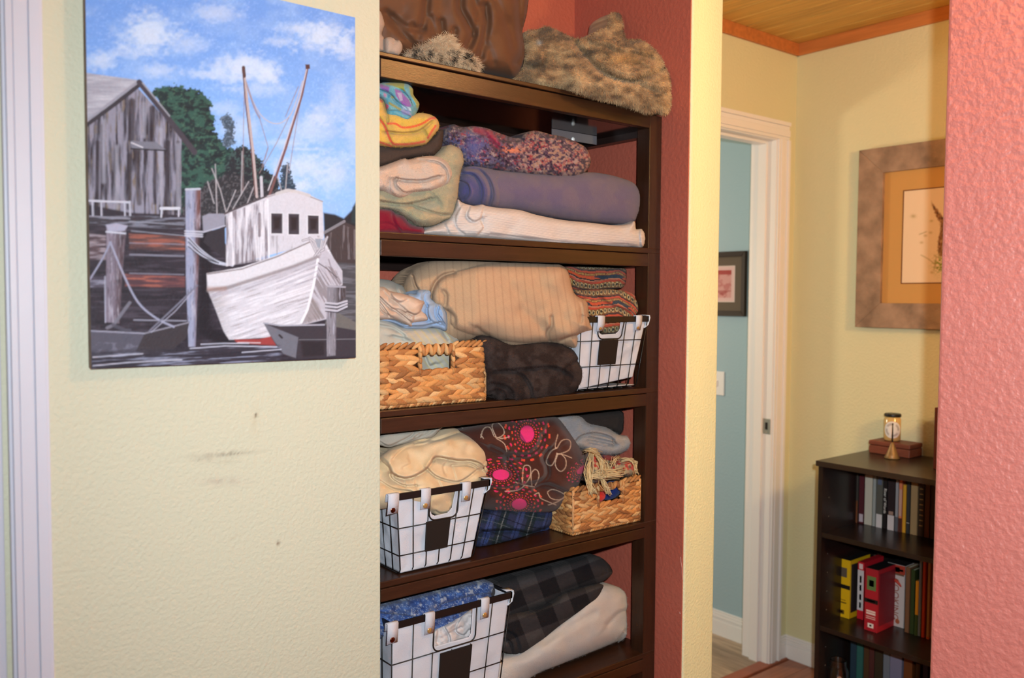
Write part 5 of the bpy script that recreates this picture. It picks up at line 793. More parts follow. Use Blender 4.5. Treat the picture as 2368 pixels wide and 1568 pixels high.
def wire_basket(label, x0, x1, yr, z1, xb0, xb1, ybm, z0, depth, tabs, hx0, hx1, hz, tag_, nvert, hz_rows, taper=.012, snaps=None, sag=None, rim_h=.0145, seed=1, flap=True):
    root = empty('wire_basket', ((x0+x1)/2, yr+depth/2, z0), label, 'basket', 'wire baskets with canvas liners')
    FT = lambda s, z: np.array([(x0+(x1-x0)*s)*((z-z0)/(z1-z0))+(xb0+(xb1-xb0)*s)*(1-(z-z0)/(z1-z0)), yr*((z-z0)/(z1-z0))+ybm*(1-(z-z0)/(z1-z0)), z])
    yB1 = yr+depth; yB0 = yr+depth-taper
    BK = lambda s, z: np.array([FT(s, z)[0], yB1*((z-z0)/(z1-z0))+yB0*(1-(z-z0)/(z1-z0)), z])
    # rim: a flat black band
    r = MB(); e = .0022
    for A, B in ((FT(0, z1), FT(1, z1)), (BK(1, z1), BK(0, z1)), (FT(1, z1), BK(1, z1)), (BK(0, z1), FT(0, z1))):
        xa, xb_, ya, yb_ = min(A[0], B[0])-e, max(A[0], B[0])+e, min(A[1], B[1])-e, max(A[1], B[1])+e; r.box(xa, xb_, ya, yb_, z1-rim_h, z1)
    r.build('rim', M_wire, root, bevel=.0006)
    g = MB(); R0 = .0013
    for i in range(nvert+1):
        s = i/nvert
        inh = hx0 < s < hx1
        top = hz if inh else z1-rim_h*.6
        if tag_ and inh and tag_[0] < s < tag_[1]: top = tag_[2]+.002
        g.tube([FT(s, top)+[0, -.001, 0], FT(s, z0+.012)+[0, -.001, 0], FT(s, z0+.0035)+[0, .005, 0], FT(s, z0+.0018)+[0, .014, 0]], R0, 7)
        g.tube([BK(s, z1-.006), BK(s, z0+.010), BK(s, z0+.002)+[0, -.012, 0], FT(s, z0+.002)+[0, .012, 0]], R0, 6)
    for sd_ in (0, 1):
        for j in range(1, 6):
            t = j/6; g.tube([FT(sd_, z1-.006)*(1-t)+BK(sd_, z1-.006)*t, FT(sd_, z0+.004)*(1-t)+BK(sd_, z0+.004)*t], R0, 6)
    for z in hz_rows:
        g.tube([FT(0, z)+[-.001, -.001, 0], FT(1, z)+[.001, -.001, 0], BK(1, z)+[.001, 0, 0], BK(0, z)+[-.001, 0, 0]], R0, 7, closed=True)
    hxa = FT(hx0, z1)[0]; hxb = FT(hx1, z1)[0]; fy = lambda z: FT(.5, z)[1]-.0025; rr = .016; U = [(hxa, fy(z1), z1-rim_h)]
    for k in range(7): a = pi+pi/2*k/6; U.append((hxa+rr+rr*cos(a), fy(hz), hz+rr+rr*sin(a)))
    for k in range(7): a = 1.5*pi+pi/2*k/6; U.append((hxb-rr+rr*cos(a), fy(hz), hz+rr+rr*sin(a)))
    U.append((hxb, fy(z1), z1-rim_h)); g.tube(U, .0017, 7)
    g.build('wire_frame', M_wire, root, smooth=True)
    ln = empty('liner', tuple(FT(.5, z0)), None, None); ln.parent = root; ln.matrix_parent_inverse = wmat(root).inverted()
    zt = z1-rim_h*.5; ins = np.array([0, .0035, 0]); ix = np.array([.003, 0, 0])
    def cut(s, t):
        z = z0+(zt-z0)*t; x = x0+(x1-x0)*s; a, b = hxa+.004, hxb-.004; rr_ = .015; zb = hz+.008
        m_ = (x > a) & (x < b) & (z > zb); cx_ = np.clip(x, a+rr_, b-rr_); c2 = (np.hypot(x-cx_, np.minimum(z-(zb+rr_), 0)) > rr_) & (z < zb+rr_)
        return m_ & ~c2
    zl = z0+.004 if sag is None else z0+sag
    panel_grid('liner_front', FT(0, zl)+ins+ix, FT(1, z0+.004)+ins-ix if sag is None else FT(1, z0+sag*3.6)+ins-ix*5, FT(0, zt)+ins+ix, FT(1, zt)+ins-ix, (0, 1, 0), M_liner, ln, 110, 80, .0055, seed, cut, .0)
    panel_grid('liner_side', BK(0, z0+.004)+ix, FT(0, z0+.004)+ins+ix, BK(0, zt)+ix, FT(0, zt)+ins+ix, (1, 0, 0), M_liner, ln, seed=seed+1)
    panel_grid('liner_side', BK(1, z0+.004)-ix, FT(1, z0+.004 if sag is None else z0+sag*3.6)+ins-ix*(1 if sag is None else 5), BK(1, zt)-ix, FT(1, zt)+ins-ix, (-1, 0, 0), M_liner, ln, seed=seed+2)
    panel_grid('liner_back', BK(0, z0+.004), BK(1, z0+.004), BK(0, zt), BK(1, zt), (0, -1, 0), M_liner, ln, seed=seed+3)
    panel_grid('liner_bottom', FT(0, zl)+ins+ix, FT(1, zl)+ins-ix, BK(0, z0+.004)+ix, BK(1, z0+.004)-ix, (0, 0, 1), M_liner, ln, 20, 20, .001)
    for k, (s, wd, dz) in enumerate(tabs):
        xa = x0+(x1-x0)*s; e2 = .0032; P = [(yr+.008, z1-.016), (yr+.005, z1+.0004), (yr+.003, z1+.0022), (yr-e2, z1+.0022), (yr-e2-.0016, z1+.0002), (yr-e2-.0008, z1-rim_h-.004), (yr-e2+(ybm-yr)*dz/(z1-z0), z1-dz)]
        V = []; 
        for (y_, z_) in P: V += [(xa-wd/2, y_, z_), (xa+wd/2, y_, z_)]
        tb = mobj('tab', V, [(2*i, 2*i+1, 2*i+3, 2*i+2) for i in range(len(P)-1)], M_liner, ln); so = tb.modifiers.new('thick', 'SOLIDIFY'); so.thickness = .0011; so.offset = 0
        yS = yr-e2+(ybm-yr)*dz/(z1-z0)-.0012; mm = M_brass if not (snaps and snaps[k]) else M_copper
        sn = MB().ell((xa, yS, z1-dz+.008), (0, .0026, 0), (.0062, 0, 0), (0, 0, .0062), n=20, m=10).build('snap', mm, tb, smooth=True)
    if flap:   # corner loop of the liner at the right end of the rim
        P = [FT(1, z1-.030)+[-.006, -.002, 0], FT(1, z1-.022)+[.004, -.004, 0], FT(1, z1-.004)+[.0062, -.004, 0], FT(1, z1+.0026)+[.0056, -.001, 0], FT(1, z1+.0026)+[-.012, .002, 0]]
        mb = MB()
        V = []
        for p in P: V += [p, p+np.array([0, .022, 0])]
        fl = mobj('corner_tab', V, [(2*i, 2*i+1, 2*i+3, 2*i+2) for i in range(len(P)-1)], M_liner, ln); so = fl.modifiers.new('thick', 'SOLIDIFY'); so.thickness = .0012; so.offset = 0
    if tag_:
        s0, s1, zt_, zb_ = tag_; A, B, C_, D_ = FT(s0, zt_), FT(s1, zt_), FT(s0, zb_), FT(s1, zb_)
        MB().hexa([C_+[0, .0005, 0], D_+[0, .0005, 0], D_+[0, -.0032, 0], C_+[0, -.0032, 0], A+[0, .0005, 0], B+[0, .0005, 0], B+[0, -.0032, 0], A+[0, -.0032, 0]]).build('name_plate', M_slate, root, bevel=.0004)
    return root
# upper-left wire basket of the third bay
y_ = 1.532; A = PY(917, 1144, y_); B = PY(1131, 1107, y_); A_, B_ = PY(924, 1335, 1.548), PY(1099, 1296, 1.534); zt = (A[2]+B[2])/2
fs_ = lambda u: (PY(u, 1140, y_)[0]-A[0])/(B[0]-A[0])
wire_basket('wire basket with white canvas liner under the cream bedding', A[0], B[0], y_, zt, A_[0], B_[0], 1.545, ZS[3]+.0005, .20, [(-.04, .026, .040), (.29, .024, .042), (.73, .023, .040)],
            fs_(994), fs_(1060), PY(1020, 1201, y_)[2], (.315, .60, PY(1020, 1202, y_)[2], PY(1015, 1270, 1.538)[2]), 6, [PY(935, 1222, y_)[2], PY(935, 1287, y_)[2]], snaps=(1, 0, 0), seed=3)
# the larger one in the lowest bay
y_ = 1.532; A = PY(906, 1440, y_); B = PY(1182, 1370, y_); zt = (A[2]+B[2])/2
fs_ = lambda u: (PY(u, 1420, y_)[0]-A[0])/(B[0]-A[0])
z0_ = ZS[4]+.0005
wire_basket('larger wire basket with white canvas liner holding the blue paisley sheet', A[0], B[0], y_, zt, A[0]+.006, B[0]-.030, 1.545, z0_, .24, [(0.0, .026, .042), (.29, .024, .044), (.755, .023, .044)],
            fs_(1003), fs_(1101), PY(1020, 1505, y_)[2], (.40, .68, PY(1050, 1504, y_)[2], PY(1050, 1504, y_)[2]-.085), 6, [PY(935, 1532, y_)[2], PY(935, 1532, y_)[2]-.07], snaps=(1, 0, 0), seed=9)
# the one in the middle bay, beside the post
y_ = 1.524; B = PY(1498, 731, y_); A = B.copy(); A[0] = B[0]-.235
fs_ = lambda u: (PY(u, 731, y_)[0]-A[0])/(B[0]-A[0])
wire_basket('wire basket with white canvas liner holding the chain patterned blanket', A[0], B[0], y_, B[2], A[0]+.012, B[0]-.017, 1.548, ZS[2]+.0008, .20, [(.27, .024, .036), (fs_(1475), .022, .036)],
            fs_(1386), fs_(1442), PY(1410, 784, y_)[2], (fs_(1391), fs_(1435), PY(1410, 786, y_)[2], PY(1410, 843, 1.533)[2]), 6, [PY(1410, 788, y_)[2], PY(1410, 846, 1.533)[2]], sag=.008, seed=14)
# ------------------------------------------------------------------ pictures and fittings beyond the opening
def frame_obj(name, label, cat, X, y_hi, y_lo, z_lo, z_hi, fw, depth, m, mat_w, m_mat, m_art, art_col=None, rim=None):
    root = empty(name, (X, (y_hi+y_lo)/2, (z_lo+z_hi)/2), label, cat); x0 = X-depth
    fr = MB()
    def bar(P): fr.hexa(P)
    # mitred bars, slightly dished towards the sight edge
    o = [(y_hi, z_lo), (y_lo, z_lo), (y_lo, z_hi), (y_hi, z_hi)]; i_ = [(y_hi-fw, z_lo+fw), (y_lo+fw, z_lo+fw), (y_lo+fw, z_hi-fw), (y_hi-fw, z_hi-fw)]
    for k in range(4):
        a, b, c, d = o[k], o[(k+1) % 4], i_[(k+1) % 4], i_[k]; xs_ = (x0, x0, x0+depth*.35, x0+depth*.35)
        P = [(X-.001, *a), (X-.001, *b), (X-.001, *c), (X-.001, *d), (xs_[0], *a), (xs_[1], *b), (xs_[2], *c), (xs_[3], *d)]; fr.hexa(P)
    fr.build('frame', m, root, bevel=.0015)
    xm = X-.006
    MB().box(xm, xm+.003, y_lo+fw*.9, y_hi-fw*.9, z_lo+fw*.9, z_hi-fw*.9).build('mat_board', m_mat, root)
    ya, yb_, za, zb_ = y_lo+fw+mat_w, y_hi-fw-mat_w, z_lo+fw+mat_w, z_hi-fw-mat_w
    rm = MB(); t = .004
    for (a, b, c, d) in ((ya-t, yb_+t, za-t, za), (ya-t, yb_+t, zb_, zb_+t), (ya-t, ya, za, zb_), (yb_, yb_+t, za, zb_)): rm.box(xm-.0012, xm+.0005, a, b, c, d)
    rm.build('bevel_line', rim or m_mat, root)
    n1, n2 = 150, 150; Yg, Zg = np.meshgrid(np.linspace(yb_, ya, n1), np.linspace(za, zb_, n2), indexing='ij'); P = np.stack([np.full(Yg.shape, xm-.0008), Yg, Zg], -1)
    idx = np.arange(n1*n2).reshape(n1, n2); F = np.stack([idx[:-1, :-1], idx[1:, :-1], idx[1:, 1:], idx[:-1, 1:]], -1).reshape(-1, 4)
    u, v = proj(P); mobj('print', P.reshape(-1, 3), F, m_art, root, art_col(u, v, P).reshape(-1, 3))
    return root
M_barn = mat('weathered_barnwood', (150, 122, 100), 0.8, 0.2, var=0.32, vscale=5, stretch=(6, 3, 3), bump=.8, bscale=60)
M_ochre = mat('ochre_mat_board', (196, 146, 84), 0.8, 0.15)
M_print = mat('paper_print', (220, 200, 180), 0.7, 0.2, attr=True)
def birdart(u, v, P):
    c = lin((226, 196, 162))*np.ones(u.shape+(3,))
    body = [(2153, 468), (2160, 474), (2172, 490), (2184, 505), (2200, 520), (2230, 560), (2240, 620), (2215, 640), (2185, 600), (2172, 590), (2168, 570), (2172, 540), (2175, 520), (2165, 500)]
    s = sdf(u, v, spline(body, 3))+(fbm(u/4, v/4, 2)-.5)*6; n = fbm(u/3, v/6, 4); c = mixc(c, sst(-2, 2, s), (142, 96, 62)); c = mixc(c, sst(0, 3, s)*sst(.5, .7, n), (92, 60, 42)); c = mixc(c, sst(0, 3, s)*sst(.45, .25, n)*.6, (190, 150, 110))
    g = np.exp(-((u-2178)/18)**2-((v-612)/20)**2)*sst(.4, .6, fbm(u/4, v/3, 8)); c = mixc(c, g*1.4, (132, 138, 56))
    for a, b, r_ in ((2112, 500, 6), (2131, 561, 4), (2154, 511, 4), (2152, 538, 4), (2140, 545, 4), (2155, 630, 4)): c = mixc(c, np.exp(-((u-a)/r_)**2-((v-b)/(r_*.7))**2)*.6, (160, 124, 60))
    for pl in ([(2130, 590), (2145, 598), (2160, 610), (2168, 622)], [(2126, 542), (2142, 536)], [(2160, 590), (2170, 596)], [(2165, 595), (2160, 625)]): c = mixc(c, (1-sst(.5, 2.5, seg_dist(u, v, spline(pl, 4, False))))*.5, (150, 120, 66))
    return c
frame_obj('framed_bird_print', 'bird print in a weathered barnwood frame with ochre mat on the yellow wall', 'picture', FX, 1.683, 0.93, 1.327, 1.967, .088, .030, M_barn, .072, M_ochre, M_print, birdart, mat('brown_line', (120, 74, 40), .7))
yy1 = PX(1722, 650, BX-.02)
def redart(u, v, P):
    c = lin((214, 176, 170))*np.ones(u.shape+(3,)); x = (P[..., 1].max()-P[..., 1]); w_ = P[..., 1].max()-P[..., 1].min(); h = P[..., 2]-P[..., 2].min(); H_ = h.max(); e = (P[..., 1].max()-P[..., 1] > .014) & (P[..., 1]-P[..., 1].min() > .014) & (h > .014) & (H_-h > .014)
    y = P[..., 1]; c = mixc(c, e*.55, (196, 120, 112)); c = mixc(c, e*sst(.5, .7, fbm(P[..., 1]*60, P[..., 2]*60, 4))*.6, (170, 86, 84)); c = mixc(c, ((H_-h > .014) & (H_-h < .032) & e)*.9, (160, 62, 58)); return mixc(c, (e & (h < .045) & (h > .02+.02*np.abs(np.sin(y*40))))*.6, (156, 66, 62))
zt_, zb_ = PX(1721, 580, BX-.02)[2], PX(1722, 732, BX-.02)[2]
frame_obj('framed_red_print', 'small red print in a black frame with dark mat on the blue wall', 'picture', BX, yy1[1]+.30, yy1[1]-.0, zb_, zt_, .022, .022, mat('black_brown_frame', (52, 40, 34), .4, .5), .040, mat('dark_taupe_mat', (98, 84, 70), .8), M_print, redart, mat('pale_line', (214, 190, 180), .7))
p_ = PX(1675, 860, BX-.004); p2 = PX(1672, 915, BX-.004)
sp = empty('light_switch_plate', (BX, p_[1]+.04, p_[2]), 'white light switch plate on the blue wall beyond the doorway', 'switch plate')
MB().box(BX-.006, BX, p_[1], p_[1]+.075, p2[2], p_[2]).build('plate', M_trim, sp, bevel=.002)
MB().box(BX-.011, BX-.005, p_[1]+.032, p_[1]+.043, (p_[2]+p2[2])/2-.012, (p_[2]+p2[2])/2+.012).build('toggle', M_trim, sp, bevel=.001)
# ------------------------------------------------------------------ the black bookcase
M_blk = mat('espresso_laminate', (34, 24, 22), 0.28, 0.55, var=.12, vscale=8, stretch=(20, 2, 20))
M_blkt = mat('espresso_laminate_top', (48, 36, 30), 0.30, 0.6, var=.12, vscale=8, stretch=(20, 2, 20))
KX0, KX1 = 2.595, 2.975; KY1, KY0 = 1.604, 0.80; KZ = 0.888
bc = empty('bookcase', ((KX0+KX1)/2, 1.2, 0), 'low espresso black bookcase against the yellow wall below the bird print', 'bookcase')
MB().box(KX0, KX1, KY0, KY1, KZ-.018, KZ).build('top_board', M_blkt, bc, bevel=.0015)
for y in (KY1-.022, KY0+.006): MB().box(KX0+.008, KX1, y, y+.016, 0, KZ-.018).build('side_panel', M_blk, bc, bevel=.001)
MB().box(KX1-.006, KX1, KY0+.01, KY1-.01, 0.03, KZ-.02).build('back_panel', M_blk, bc)
KS = [0.647, 0.331]
for z in KS+[0.05]: MB().box(KX0+.010, KX1-.006, KY0+.022, KY1-.022, z-.016, z).build('shelf', M_blk, bc, bevel=.001)
for z in np.arange(.12, .82, .064):
    for x in (KX0+.05, KX1-.07): MB().ell((x, KY1-.0222, z), (.0025, 0, 0), (0, .0008, 0), (0, 0, .0025), n=8, m=4).build('peg_hole', mat('peg_hole_grey', (90, 84, 80), .6), bc)
# things on top
bx0, bx1 = 2.880, 2.970; by1, by0 = PX(2009, 1030, bx0)[1], PX(2104, 1030, bx0)[1]; bz = PX(2009, 1017, bx0)[2]; bzl = bz-.016
wb = empty('wooden_box', (2.93, (by0+by1)/2, KZ), 'reddish brown wooden box under the candle jar on the bookcase', 'box')
b0 = PZ(2009, 1046, KZ); 
M_rw = mat('red_brown_wood', (118, 62, 44), .45, .4, var=.15, vscale=20, stretch=(10, 1, 10))
MB().box(bx0, bx1, by0, by1, KZ+.0005, bzl-.001).build('box_body', M_rw, wb, bevel=.003)
MB().box(bx0-.001, bx1+.001, by0-.001, by1+.001, bzl, bz).build('lid', M_rw, wb, bevel=.004)
cx_ = 2.928; cy_ = PX(2064, 985, cx_)[1]; R_ = (PX(2042, 985, cx_)[1]-PX(2086, 985, cx_)[1])/2*.80; JH = PX(2064, 956, cx_)[2]-bz
jr = empty('candle_jar', (cx_, cy_, bz), 'glass candle jar with black lid and round white label on the wooden box', 'candle jar')
M_gl = mat('clear_glass', (250, 250, 246), .03, .5, trans=1.0, ior=1.45)
MB().lathe([(R_-.004, bz+.001), (R_, bz+.006), (R_, bz+JH-.019), (R_-.003, bz+JH-.015), (R_-.003, bz+JH-.011)], cx_, cy_, 40).build('jar', mat('amber_candle_glass', (206, 168, 104), .12, .6), jr, smooth=True)
MB().lathe([(R_-.0005, bz+JH-.0105), (R_+.0006, bz+JH-.0095), (R_+.0006, bz+JH-.002), (R_-.002, bz+JH)], cx_, cy_, 40).build('lid', mat('black_tin_lid', (26, 20, 20), .4, .5), jr, smooth=True, bevel=.0006)
V = []; F = []; nn_ = 28; dirj = math.atan2(-cy_, -cx_)
V.append((cx_+(R_+.0006)*cos(dirj), cy_+(R_+.0006)*sin(dirj), bz+JH*.43))
cl_ = [(.86, .80, .76)]
for ri in range(1, 9):
    for k in range(nn_):
        a = 2*pi*k/nn_; rr_ = .0295*ri/8; an = dirj+rr_*cos(a)/R_; V.append((cx_+(R_+.0006)*cos(an), cy_+(R_+.0006)*sin(an), bz+JH*.43+rr_*sin(a))); dk_ = ri in (5, 6) and (k % 7) < 5; cl_.append((.50, .44, .42) if dk_ else (.84, .78, .74))
for k in range(nn_): F.append((0, 1+k, 1+(k+1) % nn_))
for ri in range(7):
    for k in range(nn_): F.append((1+ri*nn_+k, 1+(ri+1)*nn_+k, 1+(ri+1)*nn_+(k+1) % nn_, 1+ri*nn_+(k+1) % nn_))
mobj('round_label', V, F, M_print, jr, np.array(cl_)*.9)
q = np.array([2.835, PX(2063, 1050, 2.835)[1], KZ])
bl = empty('cone_ornament', (q[0], q[1], KZ), 'small bronze cone ornament with a thin black spike before the wooden box', 'ornament')
MB().lathe([(.023, KZ+.0006), (.025, KZ+.004), (.018, KZ+.016), (.012, KZ+.034), (.006, KZ+.050), (.0015, KZ+.058)], q[0], q[1], 28).build('cone', mat('worn_bronze', (140, 108, 66), .45, .5, metal=.3, var=.25, vscale=60), bl, smooth=True)
MB().tube([(q[0], q[1], KZ+.056), (q[0], q[1], KZ+.115)], [.0026, .0014], 8).ell((q[0], q[1], KZ+.117), (0, 0, .005), (.002, 0, 0), (0, .002, 0)).build('spike', M_dark, bl, smooth=True)
pz = PX(2172, 940, 2.80); 
thing(MB().box(2.76, 2.96, pz[1]-.030, pz[1]-.004, KZ+.0005, pz[2]).build('red_brown_binder', mat('red_brown_cover', (92, 40, 28), .5, .4), None, bevel=.002), 'tall dark red brown book standing at the right end of the bookcase top', 'book')
# books: placed along -Y by the photographed spine edges
def spine_y(u, v, x): return PX(u, v, x)[1]
def book(u0, u1, vt, vb, z0, x, c, label, bands=(), d=.15, cat='book', group=None, zcap=9, text=None, tcol=(230, 226, 220), tsize=.012, name='book', page=True):
    y1, y0 = spine_y(u0, vt, x), spine_y(u1, vt, x)
    if abs(y1-y0) < .006: y0 = y1-.006
    zt_ = min(PX((u0+u1)/2, vt, x)[2], zcap, z0+.298 if z0 < .6 else KZ-.024); y0 += .0005; y1 -= .0003
    root = empty(name, (x+d/2, (y0+y1)/2, z0), label, cat, group)
    cm_ = mat('cover_%d_%d_%d' % tuple(c), c, .5, .35); cv_ = MB()
    if page:
        cv_.box(x, x+.0015, y0, y1, z0+.0006, zt_); cv_.box(x, x+d, y0, y0+.0012, z0+.0006, zt_); cv_.box(x, x+d, y1-.0012, y1, z0+.0006, zt_); cv_.build('cover', cm_, root, bevel=.0004)
        MB().box(x+.002, x+d-.004, y0+.0013, y1-.0013, z0+.003, zt_-.003).build('pages', mat('paper_edges', (206, 196, 172), .8), root)
    else: cv_.box(x, x+d, y0, y1, z0+.0006, zt_).build('cover', cm_, root, bevel=.0008)
    H_ = zt_-z0
    for (f0, f1, k, ins) in bands:
        w_ = (y1-y0)*ins; MB().box(x-.0006, x+.0004, y0+w_, y1-w_, z0+H_*f0, z0+H_*f1).build('spine_panel', mat('print_%d_%d_%d' % tuple(k), k, .5, .35), root)
    if text:
        tc_ = bpy.data.curves.new('spine_title', 'FONT'); tc_.body = text[0]; tc_.size = tsize; tc_.extrude = .0002; tc_.align_x = 'CENTER'; tc_.align_y = 'CENTER'
        tmp = bpy.data.objects.new('lettering', tc_); COL.objects.link(tmp); dg = bpy.context.evaluated_depsgraph_get(); dg.update(); me = bpy.data.meshes.new_from_object(tmp.evaluated_get(dg)); bpy.data.objects.remove(tmp)
        me.materials.clear(); me.materials.append(mat('ink_%d_%d_%d' % tuple(tcol), tcol, .6, .2))
        to = bpy.data.objects.new('spine_title', me); COL.objects.link(to); to.parent = root; to.matrix_parent_inverse = root.matrix_basis.inverted()
        # text runs down the spine, letter tops towards -Y, facing -X
        to.matrix_basis = Matrix(((0, 0, -1, x-.0010), (0, -1, 0, (y0+y1)/2), (-1, 0, 0, z0+H_*text[1]), (0, 0, 0, 1)))
    return root
G1 = 'books on the top shelf of the bookcase'; xb = 2.820; z_ = KS[0]
rows = [(1980, 1986, 1096, (70, 66, 62), 'slim grey book at the left end of the bookcase top shelf', [(0, .45, (120, 70, 44), .1)], None), (1987, 2000, 1100, (84, 34, 42), 'maroon book with a small white panel at its foot', [(.04, .2, (190, 176, 186), .15)], None), (2000.5, 2019, 1099, (196, 190, 176), 'thick cream white book on the bookcase top shelf', [], None),
        (2019.5, 2027, 1101, (160, 164, 162), 'slim pale grey book right of the cream book', [], None), (2027.5, 2043, 1102, (92, 90, 84), 'olive grey book with a white panel at its foot', [(.0, .26, (210, 204, 204), .05), (.84, .98, (90, 100, 124), .2)], None), (2043.5, 2053, 1106, (34, 28, 30), 'black book with white spine lettering', [], ('River of Words', .55, True)),
        (2053.5, 2071, 1112, (44, 34, 38), 'black book with a white panel at its foot beside the lettered one', [(.0, .30, (206, 198, 200), .06), (.31, .38, (160, 130, 116), .2)], None), (2071.5, 2079, 1110, (150, 150, 156), 'slim silver grey book left of the orange one', [(.0, .28, (90, 92, 100), .0)], None), (2079.5, 2088, 1107, (206, 120, 84), 'orange and pink spined book between silver and yellow spines', [(0, .26, (80, 44, 36), .0), (.3, .8, (196, 152, 136), .1)], None),
        (2088.5, 2097, 1122, (206, 150, 44), 'short yellow book on the bookcase top shelf', [], None), (2097.5, 2106, 1112, (52, 52, 54), 'charcoal book right of the yellow one', [(.2, .21, (190, 180, 170), .1)], None), (2107, 2124, 1112, (150, 124, 88), 'thick tan book on the bookcase top shelf', [], None), (2125, 2139, 1120, (58, 40, 30), 'dark brown book with pale lettering bars near the pink wall', [(f, f+.018, (160, 124, 74), .2) for f in (.2, .3, .4, .5, .6, .7, .8, .9)], None),
        (2139.5, 2152, 1120, (92, 52, 26), 'rust brown book near the pink wall', [], None), (2153, 2166, 1124, (60, 36, 26), 'dark umber book half hidden by the pink wall', [], None)]
for u0, u1, vt, c, lb, bn, tx in rows:
    book(u0, u1, vt, 0, z_, xb, c, lb, bn, group=G1, text=tx, tsize=.0135, d=.14)
G2 = 'boxes and books on the middle shelf of the bookcase'; z_ = KS[1]
book(1931, 1967, 1293, 0, z_, 2.735, (222, 178, 20), 'yellow tool box carton with black band on the bookcase middle shelf', [(.50, .57, (24, 20, 20), -.01), (.70, .86, (96, 84, 72), .2), (.25, .27, (90, 70, 20), .2), (.30, .31, (90, 70, 20), .25), (.06, .13, (90, 70, 20), .33), (.08, .11, (222, 178, 20), .42)], d=.13, cat='box', name='yellow_carton', page=False)
for key, cc, top in (('yellow tool', (44, 38, 38), 1), ('crimson toy', (120, 26, 40), 1), ('thick white cook', (150, 60, 50), 0)):
    PANELS = globals().setdefault('PANELS', []); PANELS.append((key, cc, top))
yc = spine_y(1967, 1300, 2.715); zc_t = PX(1950, 1300, 2.715)[2]
book(1984, 1999, 1300, 0, z_, 2.765, (196, 30, 44), 'red and white cased box right of the yellow carton', [(.16, .86, (206, 200, 204), .02), (.2, .3, (60, 110, 120), .35), (.34, .44, (50, 44, 80), .35), (.5, .6, (160, 130, 120), .35), (.64, .76, (40, 90, 110), .35), (.88, .97, (230, 200, 200), .2)], d=.13, cat='box', name='red_white_carton', page=False)
book(2001, 2032, 1316, 0, z_, 2.690, (164, 32, 44), 'crimson toy box with green picture panel on the bookcase middle shelf', [(.66, .88, (96, 122, 70), .16), (.72, .82, (200, 206, 206), .32), (.455, .52, (30, 22, 22), -.01), (.475, .50, (96, 90, 66), .2), (.27, .30, (224, 200, 196), .15), (.31, .335, (224, 200, 196), .15), (.20, .21, (220, 190, 186), .15), (.23, .24, (220, 190, 186), .15), (.06, .13, (226, 214, 210), .28), (.08, .11, (70, 30, 34), .42)], d=.15, cat='box', name='crimson_box', page=False)
book(2052, 2094, 1305, 0, z_, 2.800, (196, 186, 184), 'thick white cookbook with a red chilli and orange heading', [(.86, .995, (166, 60, 44), .0), (.88, .96, (214, 120, 40), .30), (.90, .935, (226, 216, 214), .1), (.83, .86, (110, 80, 60), .05)], d=.17, group=G2, text=('COOKING', .44, True), tcol=(150, 84, 66), tsize=.030)
ckx = 2.7988; s = []
for t in np.linspace(0, 1, 10): s.append((ckx, spine_y(2064+20*t, 1340+16*t+6*sin(t*3), ckx), PX(2064+20*t, 1340+18*t-4*sin(t*3), ckx)[2]))
ch = MB().tube(s, [.0012+.0040*math.sin(pi*min(1, .15+.85*t)) for t in np.linspace(0, .9, 10)], 8)
for o in list(bpy.data.objects):
    if o.get('label', '').startswith('thick white cookbook'): cbk = o
for key, cc, top in PANELS:
    for o in list(bpy.data.objects):
        if o.get('label', '').startswith(key):
            c0 = [ch_ for ch_ in o.children if ch_.name.startswith('cover')][0]; co2 = np.array([v_.co[:] for v_ in c0.data.vertices]); lo, hi = co2.min(0), co2.max(0)
            MB().box(lo[0]+.001, hi[0], lo[1]+.001, hi[1]-.001, hi[2]-.0002, hi[2]+.0008).build('top_panel', mat('carton_black_top', (34, 30, 32), .5), o)
            if top: MB().box(lo[0]+.008, hi[0]-.004, lo[1]-.0008, lo[1]+.0002, lo[2]+(hi[2]-lo[2])*.10, lo[2]+(hi[2]-lo[2])*.93).build('side_print', mat('side_%d' % cc[0], cc, .5), o)
co_ = ch.build('chilli_picture', mat('chilli_red', (186, 58, 40), .5), cbk, smooth=True)
MB().ell((ckx, spine_y(2075, 1437, ckx), PX(2075, 1437, ckx)[2]), (0, .0075, 0), (0, 0, .0085), (.0006, 0, 0), n=20, m=8).build('round_emblem', mat('emblem_rust', (164, 92, 62), .5), cbk, smooth=True)
for u0, u1, vt, c, lb, bn in ((2095, 2106, 1312, (112, 78, 54), 'brown spined book right of the cookbook', []), (2107, 2117, 1318, (44, 58, 26), 'dark green book on the middle shelf', []), (2117.5, 2126, 1344, (204, 132, 24), 'short amber book beside the dark green one', [(0, .38, (52, 64, 24), 0)]), (2126.5, 2134, 1294, (112, 122, 128), 'slim blue grey book on the middle shelf', []), (2134.5, 2142, 1296, (190, 68, 34), 'bright red orange spine on the middle shelf', []), (2146, 2153, 1302, (164, 122, 74), 'slim tan spine beside the pink wall', [(0, .03, (190, 84, 30), 0)])):
    book(u0, u1, vt, 0, z_, 2.775, c, lb, bn, d=.16, group=G2)
